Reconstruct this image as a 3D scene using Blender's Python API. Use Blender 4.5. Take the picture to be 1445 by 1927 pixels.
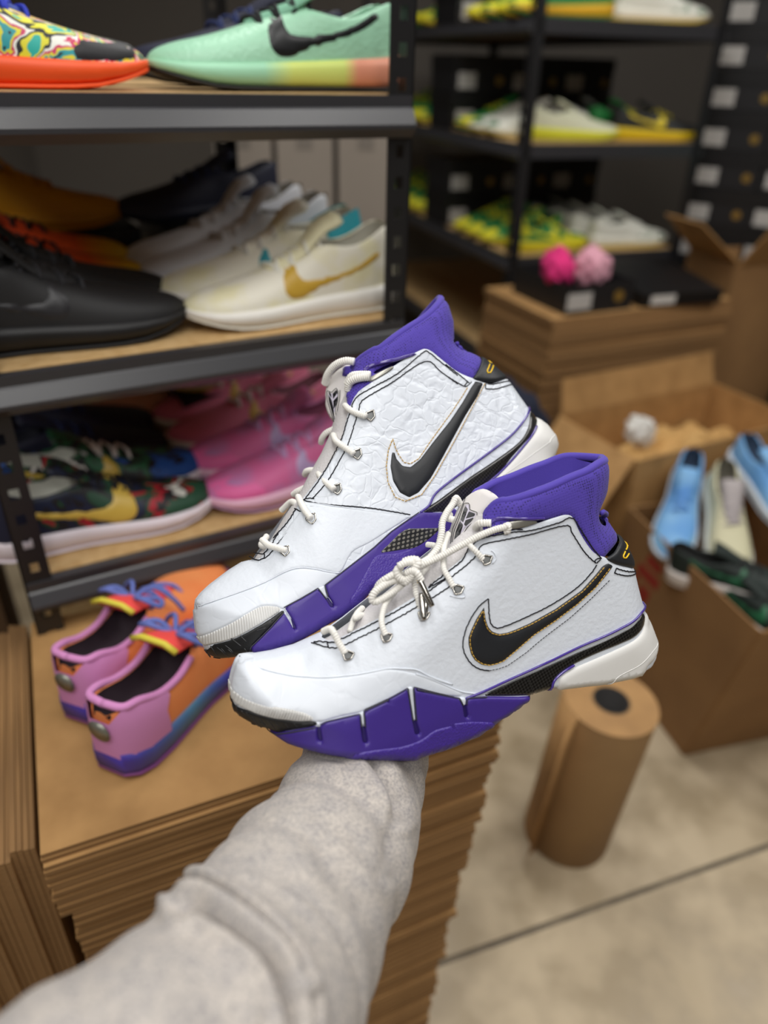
import bpy, bmesh, math, random
import numpy as np
from mathutils import Vector, Matrix
from mathutils.geometry import delaunay_2d_cdt

random.seed(7); rng = np.random.RandomState(5)
for o in list(bpy.data.objects): bpy.data.objects.remove(o)
scene = bpy.context.scene
COL = scene.collection
PI = math.pi

# ------------------------------------------------------------------ camera
PITCH, ROLL = math.radians(31), math.radians(1.5)
CAM = np.array([0, 0, 1.5])
FWD = np.array([0, math.cos(PITCH), -math.sin(PITCH)])
_R = np.array([1., 0, 0]); _U = np.cross(_R, FWD)
RT = _R*math.cos(ROLL) + _U*math.sin(ROLL)
UP = -_R*math.sin(ROLL) + _U*math.cos(ROLL)
FPX, CX, CY = 1927*26/36, 722.5, 963.5
cd = bpy.data.cameras.new('camera'); cam = bpy.data.objects.new('camera', cd); COL.objects.link(cam)
cd.sensor_fit = 'VERTICAL'; cd.sensor_height = 36; cd.sensor_width = 27; cd.lens = 26
cam.matrix_world = Matrix(((RT[0], UP[0], -FWD[0], CAM[0]), (RT[1], UP[1], -FWD[1], CAM[1]), (RT[2], UP[2], -FWD[2], CAM[2]), (0, 0, 0, 1)))
cd.clip_start = .02
cd.dof.use_dof = True; cd.dof.focus_distance = .595; cd.dof.aperture_fstop = 2.4
scene.camera = cam
# ------------------------------------------------------------------ world, lights, exposure
w = bpy.data.worlds.new('world'); scene.world = w; w.use_nodes = True
w.node_tree.nodes['Background'].inputs[0].default_value = (.95, .97, 1, 1)
w.node_tree.nodes['Background'].inputs[1].default_value = .25
LAMPS = [(-.1, .15, 2.92, .5, 1.5, 9.5), (1.0, .8, 2.92, .4, 1.5, 9), (-.1, 2.3, 2.92, .5, 1.5, 12), (-1.3, -.6, 2.92, .5, 1.5, 12), (.5, -1.0, 2.92, 1.2, .4, 12), (1.9, 1.7, 2.92, .4, 1.5, 12)]  # unseen ceiling lamps; the wide one behind the camera is added front fill
for i, (x, y, z, sx, sy, p) in enumerate(LAMPS):
    l = bpy.data.lights.new('ceiling_and_fill_light', 'AREA'); l.shape = 'RECTANGLE'; l.size = sx; l.size_y = sy
    l.energy = p*3.4; l.color = (1, .985, .96)
    o = bpy.data.objects.new('ceiling_and_fill_light', l); COL.objects.link(o); o.location = (x, y, z-.03)
scene.view_settings.view_transform = 'Standard'; scene.view_settings.look = 'None'
scene.view_settings.gamma = 1; scene.view_settings.use_curve_mapping = False
scene.view_settings.exposure = -1.05

# ------------------------------------------------------------------ pixel rays and planes
def ray(x, y): return RT*(x-CX)/FPX - UP*(y-CY)/FPX + FWD
def onz(x, y, z):
    d = ray(x, y); return CAM + d*((z-CAM[2])/d[2])
def atd(x, y, depth): return CAM + ray(x, y)*depth

# ------------------------------------------------------------------ materials
def lin(c):
    if isinstance(c, str): c = tuple(int(c[i:i+2], 16)/255 for i in (0, 2, 4))
    return tuple((v/12.92 if v <= .04045 else ((v+.055)/1.055)**2.4) for v in c[:3]) + (1,)
MATS = {}
def mat(name, col, rough=.6, metal=0, bump=None, noise=None, coat=0, spec=.5, sheen=0):
    """bump=(kind, scale, strength, dist); noise=(scale, colour2, lo, hi)"""
    if name in MATS: return MATS[name]
    m = bpy.data.materials.new(name); m.use_nodes = True; nt = m.node_tree; N = nt.nodes; L = nt.links
    b = N['Principled BSDF']; b.inputs['Base Color'].default_value = lin(col)
    b.inputs['Roughness'].default_value = rough; b.inputs['Metallic'].default_value = metal
    b.inputs['Coat Weight'].default_value = coat; b.inputs['Specular IOR Level'].default_value = spec
    if sheen: b.inputs['Sheen Weight'].default_value = sheen
    tc = N.new('ShaderNodeTexCoord')
    if noise:
        sc, c2, lo, hi = noise
        n = N.new('ShaderNodeTexNoise'); n.inputs['Scale'].default_value = sc; n.inputs['Detail'].default_value = 5
        r = N.new('ShaderNodeValToRGB'); r.color_ramp.elements[0].position = lo; r.color_ramp.elements[1].position = hi
        r.color_ramp.elements[0].color = lin(col); r.color_ramp.elements[1].color = lin(c2)
        L.new(tc.outputs['Object'], n.inputs['Vector']); L.new(n.outputs[0], r.inputs[0]); L.new(r.outputs[0], b.inputs['Base Color'])
    if bump:
        kind, sc, st, dist = bump
        bp = N.new('ShaderNodeBump'); bp.inputs['Strength'].default_value = st; bp.inputs['Distance'].default_value = dist
        if kind == 'noise':
            n = N.new('ShaderNodeTexNoise'); n.inputs['Scale'].default_value = sc; n.inputs['Detail'].default_value = 6
            L.new(tc.outputs['Object'], n.inputs['Vector']); out = n.outputs[0]
        elif kind == 'voronoi':
            n = N.new('ShaderNodeTexVoronoi'); n.inputs['Scale'].default_value = sc
            L.new(tc.outputs['Object'], n.inputs['Vector']); out = n.outputs[0]
        elif kind == 'crinkle':
            nn = N.new('ShaderNodeTexNoise'); nn.inputs['Scale'].default_value = sc*.8; nn.inputs['Detail'].default_value = 3
            mx = N.new('ShaderNodeVectorMath'); mx.operation = 'MULTIPLY_ADD'; mx.inputs[1].default_value = (.035,)*3
            L.new(tc.outputs['Object'], nn.inputs['Vector']); L.new(nn.outputs['Color'], mx.inputs[0]); L.new(tc.outputs['Object'], mx.inputs[2])
            n = N.new('ShaderNodeTexVoronoi'); n.feature = 'DISTANCE_TO_EDGE'; n.inputs['Scale'].default_value = sc
            L.new(mx.outputs[0], n.inputs['Vector'])
            n2 = N.new('ShaderNodeTexVoronoi'); n2.feature = 'DISTANCE_TO_EDGE'; n2.inputs['Scale'].default_value = sc*2.3
            L.new(mx.outputs[0], n2.inputs['Vector'])
            r1 = N.new('ShaderNodeMapRange'); r1.inputs[2].default_value = .16; r1.interpolation_type = 'SMOOTHSTEP'; L.new(n.outputs[0], r1.inputs[0])
            r2 = N.new('ShaderNodeMapRange'); r2.inputs[2].default_value = .10; r2.inputs[4].default_value = .45; r2.interpolation_type = 'SMOOTHSTEP'; L.new(n2.outputs[0], r2.inputs[0])
            n3 = N.new('ShaderNodeTexNoise'); n3.inputs['Scale'].default_value = sc*1.4; n3.inputs['Detail'].default_value = 2
            L.new(tc.outputs['Object'], n3.inputs['Vector'])
            a = N.new('ShaderNodeMath'); a.operation = 'ADD'; L.new(r1.outputs[0], a.inputs[0]); L.new(r2.outputs[0], a.inputs[1])
            a2 = N.new('ShaderNodeMath'); a2.operation = 'MULTIPLY_ADD'; L.new(n3.outputs[0], a2.inputs[0]); a2.inputs[1].default_value = 1.6; L.new(a.outputs[0], a2.inputs[2])
            out = a2.outputs[0]
        elif kind == 'wave':
            n = N.new('ShaderNodeTexWave'); n.inputs['Scale'].default_value = sc; n.bands_direction = 'DIAGONAL'
            L.new(tc.outputs['Object'], n.inputs['Vector']); out = n.outputs[1]
        L.new(out, bp.inputs['Height']); L.new(bp.outputs[0], b.inputs['Normal'])
    MATS[name] = m; return m
def nodes_of(m): return m.node_tree.nodes, m.node_tree.links, m.node_tree.nodes['Principled BSDF']

# ------------------------------------------------------------------ object helpers
def obj(name, verts, faces, m, parent=None, smooth=True, kind=None, loc=None):
    me = bpy.data.meshes.new(name); me.from_pydata([tuple(map(float, v)) for v in verts], [], [tuple(map(int, f)) for f in faces])
    me.validate()
    ms = m if isinstance(m, (list, tuple)) else [m]
    for x in ms: me.materials.append(x)
    if smooth: me.polygons.foreach_set('use_smooth', [True]*len(me.polygons))
    me.update()
    bm = bmesh.new(); bm.from_mesh(me); bmesh.ops.remove_doubles(bm, verts=bm.verts, dist=2e-6) if smooth else None; bmesh.ops.recalc_face_normals(bm, faces=bm.faces); bm.to_mesh(me); bm.free()
    o = bpy.data.objects.new(name, me); COL.objects.link(o)
    if parent: o.parent = parent
    if kind: o['kind'] = kind
    if loc is not None: o.location = loc
    return o
def thing(name, label, cat, loc=(0, 0, 0), rotz=0, group=None, matrix=None):
    o = bpy.data.objects.new(name, None); COL.objects.link(o); o.empty_display_size = .05
    if matrix is not None: o.matrix_world = matrix
    else: o.location = loc; o.rotation_euler = (0, 0, rotz)
    o['label'] = label; o['category'] = cat
    if group: o['group'] = group
    return o
def tag(o, label, cat, group=None, kind=None):
    o['label'] = label; o['category'] = cat
    if group: o['group'] = group
    if kind: o['kind'] = kind
    return o
class G:
    """vertex/face collector"""
    def __init__(s): s.v = []; s.f = []
    def add(s, v, f):
        n = len(s.v); s.v += [tuple(p) for p in v]; s.f += [tuple(i+n for i in q) for q in f]; return s
    def box(s, x0, x1, y0, y1, z0, z1):
        v = [(x, y, z) for z in (z0, z1) for y in (y0, y1) for x in (x0, x1)]
        return s.add(v, [(0, 2, 3, 1), (4, 5, 7, 6), (0, 1, 5, 4), (1, 3, 7, 5), (3, 2, 6, 7), (2, 0, 4, 6)])
    def prism(s, poly, ax, a, b):
        """poly in the two other axes, extruded along ax from a to b"""
        n = len(poly)
        def P(p, t): q = list(p); q.insert(ax, t); return tuple(q)
        v = [P(p, a) for p in poly] + [P(p, b) for p in poly]
        f = [tuple(range(n))[::-1], tuple(range(n, 2*n))] + [(i, (i+1) % n, n+(i+1) % n, n+i) for i in range(n)]
        return s.add(v, f)
    def tube(s, pts, r, k=8, cap=True, twist=0, ridge=0, step=None):
        P = resample(np.array(pts, float), step) if step else np.array(pts, float)
        n = len(P); T = np.gradient(P, axis=0); T /= np.linalg.norm(T, axis=1)[:, None]+1e-12
        a = np.cross(T[0], (0, 0, 1)); 
        if np.linalg.norm(a) < 1e-3: a = np.cross(T[0], (0, 1, 0))
        a /= np.linalg.norm(a)
        rr = np.full(n, r) if np.isscalar(r) else np.interp(np.linspace(0, 1, n), np.linspace(0, 1, len(r)), r)
        v = []; dist = 0
        for i in range(n):
            a = a-T[i]*np.dot(a, T[i]); a /= np.linalg.norm(a)+1e-12; b = np.cross(T[i], a)
            if i: dist += np.linalg.norm(P[i]-P[i-1])
            for j in range(k):
                th = 2*PI*j/k
                q = rr[i]*(1+(ridge*math.cos(th-dist*twist) if ridge else 0))
                v.append(P[i]+(a*math.cos(th)+b*math.sin(th))*q)
        f = [(i*k+j, i*k+(j+1) % k, (i+1)*k+(j+1) % k, (i+1)*k+j) for i in range(n-1) for j in range(k)]
        if cap: f += [tuple(range(k))[::-1], tuple(range((n-1)*k, n*k))]
        return s.add(v, f)
    def lathe(s, prof, k=32, c=(0, 0)):
        n = len(prof); v = [(c[0]+r*math.cos(2*PI*j/k), c[1]+r*math.sin(2*PI*j/k), z) for r, z in prof for j in range(k)]
        f = [(i*k+j, i*k+(j+1) % k, (i+1)*k+(j+1) % k, (i+1)*k+j) for i in range(n-1) for j in range(k)]
        return s.add(v, f)
    def make(s, name, m, parent=None, smooth=False, **k): return obj(name, s.v, s.f, m, parent, smooth, **k)
def catmull(P, n=6, closed=False):
    P = np.array(P, float); out = []
    m = len(P); rngs = range(m if closed else m-1)
    for i in rngs:
        p0 = P[(i-1) % m] if closed or i > 0 else 2*P[0]-P[1]
        p1, p2 = P[i], P[(i+1) % m]
        p3 = P[(i+2) % m] if closed or i+2 < m else 2*P[-1]-P[-2]
        for t in np.linspace(0, 1, n, endpoint=False):
            out.append(.5*((2*p1)+(-p0+p2)*t+(2*p0-5*p1+4*p2-p3)*t*t+(-p0+3*p1-3*p2+p3)*t**3))
    if not closed: out.append(P[-1])
    return np.array(out)
def resample(P, step):
    P = np.array(P, float); d = np.r_[0, np.cumsum(np.linalg.norm(np.diff(P, axis=0), axis=1))]
    n = max(2, int(d[-1]/step)+1); t = np.linspace(0, d[-1], n)
    return np.stack([np.interp(t, d, P[:, i]) for i in range(P.shape[1])], 1)
def pdist(Q, P):
    """distance of points Q (n,2) to polyline P (m,2)"""
    Q = np.atleast_2d(Q); best = np.full(len(Q), 1e9)
    for a, b in zip(P[:-1], P[1:]):
        ab = b-a; L2 = ab@ab+1e-18; t = np.clip(((Q-a)@ab)/L2, 0, 1)
        best = np.minimum(best, np.linalg.norm(Q-(a+t[:, None]*ab), axis=1))
    return best
def snapto(Q, P, tol):
    Q = Q.copy(); best = np.full(len(Q), 1e9); pos = Q.copy()
    for a, b in zip(P[:-1], P[1:]):
        ab = b-a; t = np.clip(((Q-a)@ab)/(ab@ab+1e-18), 0, 1); c = a+t[:, None]*ab; d = np.linalg.norm(Q-c, axis=1)
        m = d < best; best[m] = d[m]; pos[m] = c[m]
    m = best < tol; Q[m] = pos[m]; return Q
def inpoly(Q, P):
    x, y = Q[:, 0], Q[:, 1]; c = np.zeros(len(Q), bool); n = len(P)
    for i in range(n):
        x1, y1 = P[i]; x2, y2 = P[(i+1) % n]
        cond = ((y1 > y) != (y2 > y)) & (x < (x2-x1)*(y-y1)/((y2-y1) if y2 != y1 else 1e-12)+x1)
        c ^= cond
    return c
def quarter(x):
    x = np.clip(x, 0, 1); return np.sqrt(np.maximum(1-(1-x)**2, 0))

# ------------------------------------------------------------------ the held shoes: profile traced from the photo, real body in depth
SHEETS = dict(A=(350, 540, 2.89), B=(700, 540, 2.627), C=(350, 950, 2.89), D=(780, 950, 2.89), E=(660, 900, 4.8167),
              F=(560, 640, 4.8167), G=(430, 1200, 4.8167), H=(960, 840, 5.161), I=(360, 1000, 4.25), X=(0, 0, 1))
def T(s):
    """'E 12,34 56,78 | D 1,2' -> pixel points"""
    out = []
    for seg in s.split('|'):
        q = seg.split(); ox, oy, k = SHEETS[q[0]]
        for p in q[1:]:
            x, y = p.split(','); out.append((ox+float(x)/k, oy+float(y)/k))
    return np.array(out)

class Shoe:
    def __init__(s, name, label, origin_px, depth, rho, elev, yaw, front, heel, bottom, group=None, wf=None, wb=None):
        U = np.array([1., 0, 0]); V = np.array([0, 1., 0]); W = np.array([0, 0, 1.])
        def rot(ax, a):
            c, q = math.cos(a), math.sin(a)
            return {0: np.array([[1, 0, 0], [0, c, -q], [0, q, c]]), 1: np.array([[c, 0, q], [0, 1, 0], [-q, 0, c]]), 2: np.array([[c, -q, 0], [q, c, 0], [0, 0, 1]])}[ax]
        M = rot(2, math.radians(rho)) @ rot(0, math.radians(elev)) @ rot(1, math.radians(yaw))
        B = np.stack([RT, UP, -FWD], 1) @ M         # columns: world directions of u, v, w
        O = atd(*origin_px, depth)
        s.B, s.O = B, O
        mw = Matrix([[*B[0], O[0]], [*B[1], O[1]], [*B[2], O[2]], [0, 0, 0, 1]])
        s.root = thing(name, label, 'shoe', matrix=mw, group=group)
        s.c = B.T @ (CAM-O)
        tt = lambda P: np.r_[0, np.cumsum(np.linalg.norm(np.diff(P, axis=0), axis=1))]/np.linalg.norm(np.diff(P, axis=0), axis=1).sum()
        s.front = s.plane(front, np.interp(tt(front), *wf)); s.heel = s.plane(heel, .012); s.bottom = s.plane(bottom, np.interp(tt(bottom), *wb))+(0, .002)
        s.u0 = min(s.front[:, 0].min(), s.bottom[:, 0].min()); s.u1 = max(s.heel[:, 0].max(), s.bottom[:, 0].max())
        s.outline = np.vstack([s.front, s.heel, s.bottom]); s.outline = np.vstack([s.outline, s.outline[:1]])
        s.v0 = s.bottom[:, 1].min()
        s.parts = {}
    def rd(s, px): return s.B.T @ ray(*px)
    def plane(s, pts, w):
        pts = np.atleast_2d(pts); w = np.broadcast_to(w, (len(pts),)); out = []
        for p, wi in zip(pts, w):
            d = s.rd(p); t = (wi-s.c[2])/d[2]; out.append((s.c+d*t)[:2])
        return np.array(out)
    def W(s, q):
        q = np.atleast_2d(q); k = (q[:, 0]-s.u0)/(s.u1-s.u0); h = q[:, 1]-s.v0
        H = np.interp(k, [0, .15, .3, .5, .65, .8, 1], [.047, .050, .051, .044, .040, .039, .036])
        H = H*np.interp(h, [0, .05, .09, .14, .2], [1, .99, .92, .86, .84])
        Rf = np.interp(k, [0, .2, .45, .7], [.062, .055, .042, .03])
        return H*quarter(pdist(q, s.front)/Rf)*quarter(pdist(q, s.heel)/.036)*quarter(pdist(q, s.bottom)/.006)
    def surf(s, px):
        """pixels -> (u, v) where the ray meets the lateral surface"""
        px = np.atleast_2d(px); w = np.full(len(px), .03); D = np.array([s.rd(p) for p in px])
        for i in range(16):
            t = (w-s.c[2])/D[:, 2]; q = (s.c[None]+D*t[:, None])[:, :2]
            w = .5*w+.5*s.W(q)
        out = ~inpoly(q, s.outline)
        if out.any():
            q[out] = snapto(q[out], s.outline, 1)
        return q
    def lift(s, q, off, side=1):
        q = np.atleast_2d(q); e = 6e-4; w = s.W(q)
        wu = (s.W(q+[e, 0])-s.W(q-[e, 0]))/(2*e); wv = (s.W(q+[0, e])-s.W(q-[0, e]))/(2*e)
        wu = np.clip(wu, -4, 4); wv = np.clip(wv, -4, 4)
        n = np.stack([-wu, -wv, np.ones(len(q))], 1); n /= np.linalg.norm(n, axis=1)[:, None]
        P = np.c_[q, w]+n*np.broadcast_to(off, (len(q),))[:, None]
        P[w < 2e-4, 2] = 0; P[:, 2] *= side; return P
    def panel(s, name, poly, m, off0=0, th=.001, r=.0015, h=.0035, mirror=True, smooth_n=3, closed_curve=True, uv=None, parent=None, fine=True, g=None, corner=False, snap=.0035, hs=None):
        """polygon (px) -> puffed panel lying on the shoe; returns collector"""
        P = s.surf(poly) if uv is None else np.array(uv)
        if smooth_n > 1 and not corner: P = catmull(P, smooth_n, True)
        P = resample(np.vstack([P, P[:1]]), max(h*.7, .0008))[:-1]
        if snap:
            for sil in (s.front, s.heel, s.bottom): P = snapto(P, sil, hs if hs and sil is s.heel else snap)
            P = P[np.linalg.norm(P-np.roll(P, 1, 0), axis=1) > 2e-5]
        P = resample(np.vstack([P, P[:1]]), max(h*.7, .0008))[:-1]
        if mirror or snap:
            for sil in (s.front, s.heel, s.bottom): P = snapto(P, sil, .0006)
            P = P[np.linalg.norm(P-np.roll(P, 1, 0), axis=1) > 2e-5]
        loop = np.vstack([P, P[:1]])
        lo, hi = P.min(0), P.max(0)
        gx, gy = np.meshgrid(np.arange(lo[0], hi[0], h), np.arange(lo[1], hi[1], h)); cand = [np.c_[gx.ravel(), gy.ravel()]]
        ar = np.sum(P[:, 0]*np.roll(P[:, 1], -1)-np.roll(P[:, 0], -1)*P[:, 1])
        t = np.roll(P, -1, 0)-np.roll(P, 1, 0); t /= np.linalg.norm(t, axis=1)[:, None]+1e-12
        nn = np.c_[-t[:, 1], t[:, 0]]*(1 if ar > 0 else -1)
        keep = []
        g0 = cand[0]; ok = inpoly(g0, P); g0 = g0[ok]; d0 = pdist(g0, loop); keep.append(g0[d0 > max(r*1.3, h*.45)])
        for fr in (.08, .3, .62, 1.0):
            q = P+nn*r*fr; ok = inpoly(q, P); q = q[ok]; dd = pdist(q, loop); keep.append(q[dd > r*fr*.93])
        if fine:
            sil = [s.front, s.heel, s.bottom]
            gx, gy = np.meshgrid(np.arange(lo[0], hi[0], .0016), np.arange(lo[1], hi[1], .0016)); q = np.c_[gx.ravel(), gy.ravel()]
            ds = np.min([pdist(q, z) for z in sil], axis=0); q = q[ds < .008]
            if len(q): q = q[inpoly(q, P)]
            if len(q): q = q[pdist(q, loop) > max(r*1.15, .0008)]; keep.append(q)
        pts = np.vstack([P]+keep); n = len(P)
        S = 1000.
        res = delaunay_2d_cdt([Vector(p*S) for p in pts], [], [list(range(n))], 1, 1e-5)
        V = np.array([tuple(v) for v in res[0]])/S; Fs = [tuple(f) for f in res[2]]
        d = pdist(V, loop); off = off0+th*quarter(d/r)
        g = g or G()
        g.add(s.lift(V, off), Fs)
        if mirror: g.add(s.lift(V, off, -1), [f[::-1] for f in Fs])
        if m is not None:
            o = g.make(name, m, parent or s.root, True); s.parts[name] = o; return o
        return g
    def line(s, px, r=.0004, off=.0006, wav=0, dash=None, g=None, mirror=False, k=6, n=4, curve=True, step=.0012):
        q = s.surf(px); q = catmull(q, n) if curve and len(q) > 2 else q
        q = resample(q, step)
        if wav:
            t = np.gradient(q, axis=0); t /= np.linalg.norm(t, axis=1)[:, None]; nn = np.c_[-t[:, 1], t[:, 0]]
            q = q+nn*(wav*np.sin(np.arange(len(q))*1.9)+wav*.7*rng.randn(len(q)))[:, None]
        P = s.lift(q, off); g = g or G()
        segs = [P] if not dash else [P[i:i+dash[0]+1] for i in range(0, len(P)-dash[0], sum(dash))]
        for sg in segs:
            if len(sg) > 1:
                g.tube(sg, r, k)
                if mirror: g.tube(sg*np.array([1, 1, -1]), r, k)
        return g
    def pt(s, px, w):
        d = s.rd(px); t = (w-s.c[2])/d[2]; return s.c+d*t
    def cord(s, px, ws, n=8):
        ws = np.interp(np.linspace(0, 1, len(px)), np.linspace(0, 1, len(ws)), ws)
        return catmull([s.pt(p, w) for p, w in zip(px, ws)], n)
# ================================================================== materials of the held pair
WHITE = mat('white_leather', 'dde3ec', .42, bump=('noise', 260, .45, .0010), spec=.45)
CRINK = mat('crinkled_white_leather', 'dde3ec', .36, bump=('crinkle', 36, .52, .0011), spec=.5)
CRINK2 = mat('lightly_creased_white_leather', 'dde3ec', .36, bump=('crinkle', 24, .22, .0007), spec=.5)
MESH = mat('purple_mesh', '3a2a80', .8, sheen=.1)
def mesh_nodes():
    N, L, b = nodes_of(MESH); tc = N.new('ShaderNodeTexCoord'); v = N.new('ShaderNodeTexVoronoi'); v.inputs['Scale'].default_value = 480; v.inputs['Randomness'].default_value = .25
    L.new(tc.outputs['Object'], v.inputs['Vector']); r = N.new('ShaderNodeValToRGB'); r.color_ramp.elements[0].position = .12; r.color_ramp.elements[1].position = .42
    r.color_ramp.elements[0].color = lin('1a1044'); r.color_ramp.elements[1].color = lin('4e3ca8'); L.new(v.outputs[0], r.inputs[0]); L.new(r.outputs[0], b.inputs['Base Color'])
    bp = N.new('ShaderNodeBump'); bp.inputs['Strength'].default_value = .5; bp.inputs['Distance'].default_value = .0006; L.new(v.outputs[0], bp.inputs['Height']); L.new(bp.outputs[0], b.inputs['Normal'])
mesh_nodes()
LINING = mat('purple_lining', '4c3aa8', .75, bump=('noise', 900, .3, .0004), sheen=.15)
PURPLE = mat('purple_rubber', '412d88', .42, bump=('noise', 90, .12, .0008))
PURPLE_T = mat('purple_tread_rubber', '432e8e', .4, bump=('voronoi', 700, .7, .0005))
PATENT = mat('purple_patent_piping', '4b3a92', .12, coat=1)
BLACKR = mat('black_rubber', '17181a', .45, bump=('noise', 200, .3, .0006))
BLACKL = mat('black_leather', '202226', .48, bump=('noise', 500, .1, .0003))
RAND = mat('white_textured_rubber', 'dddddb', .5)
def rand_nodes():
    N, L, b = nodes_of(RAND); tc = N.new('ShaderNodeTexCoord'); v = N.new('ShaderNodeTexWave'); v.inputs['Scale'].default_value = 170; v.bands_direction = 'X'
    mp = N.new('ShaderNodeMapping'); mp.inputs['Rotation'].default_value = (0, 0, .5); L.new(tc.outputs['Object'], mp.inputs[0]); L.new(mp.outputs[0], v.inputs['Vector'])
    bp = N.new('ShaderNodeBump'); bp.inputs['Strength'].default_value = .8; bp.inputs['Distance'].default_value = .0006; L.new(v.outputs[1], bp.inputs['Height']); L.new(bp.outputs[0], b.inputs['Normal'])
rand_nodes()
MIDS = mat('white_midsole_foam', 'e0dfdc', .5)
CARBON = mat('carbon_fibre', '141414', .28, coat=.7)
def carbon_nodes():
    N, L, b = nodes_of(CARBON); tc = N.new('ShaderNodeTexCoord'); mp = N.new('ShaderNodeMapping'); mp.inputs['Rotation'].default_value = (0, 0, .6); L.new(tc.outputs['Object'], mp.inputs[0])
    v = N.new('ShaderNodeTexChecker'); v.inputs['Scale'].default_value = 560; v.inputs[1].default_value = lin('0c0c0c'); v.inputs[2].default_value = lin('2b2a29'); L.new(mp.outputs[0], v.inputs[0]); L.new(v.outputs[0], b.inputs['Base Color'])
carbon_nodes()
WEAVE = mat('coarse_carbon_weave', '101113', .35, coat=.5)
def weave_nodes():
    N, L, b = nodes_of(WEAVE); tc = N.new('ShaderNodeTexCoord'); mp = N.new('ShaderNodeMapping'); mp.inputs['Rotation'].default_value = (0, 0, .55); mp.inputs['Scale'].default_value = (210, 330, 1); L.new(tc.outputs['Object'], mp.inputs[0])
    v = N.new('ShaderNodeTexVoronoi'); v.inputs['Scale'].default_value = 1; v.inputs['Randomness'].default_value = 0; v.voronoi_dimensions = '2D'; L.new(mp.outputs[0], v.inputs['Vector'])
    r = N.new('ShaderNodeValToRGB'); r.color_ramp.elements[0].position = .25; r.color_ramp.elements[1].position = .36; r.color_ramp.elements[0].color = lin('77746c'); r.color_ramp.elements[1].color = lin('0c0d10'); L.new(v.outputs[0], r.inputs[0]); L.new(r.outputs[0], b.inputs['Base Color'])
weave_nodes()
THREAD = mat('navy_black_thread', '0d0d18', .8)
GOLDT = mat('gold_thread', 'c39a3c', .6)
DKGREY = mat('dark_grey_edge', '3a3a44', .6)
LACE = mat('white_rope_lace', 'eceae4', .7, bump=('noise', 1500, .3, .0003))
STEEL = mat('polished_steel', 'b9b6b0', .16, metal=1)
TONGUE = mat('white_tongue_leather', 'dedad8', .45, bump=('noise', 300, .15, .0004))
UNDER = mat('grey_white_perforated_lining', 'd8d5d6', .7, bump=('voronoi', 500, .5, .0005))
YEL = mat('yellow_print', 'f2c51c', .5)
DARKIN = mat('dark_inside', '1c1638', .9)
SILVER = mat('silver_trim', '9a9890', .3, metal=.6)

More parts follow.
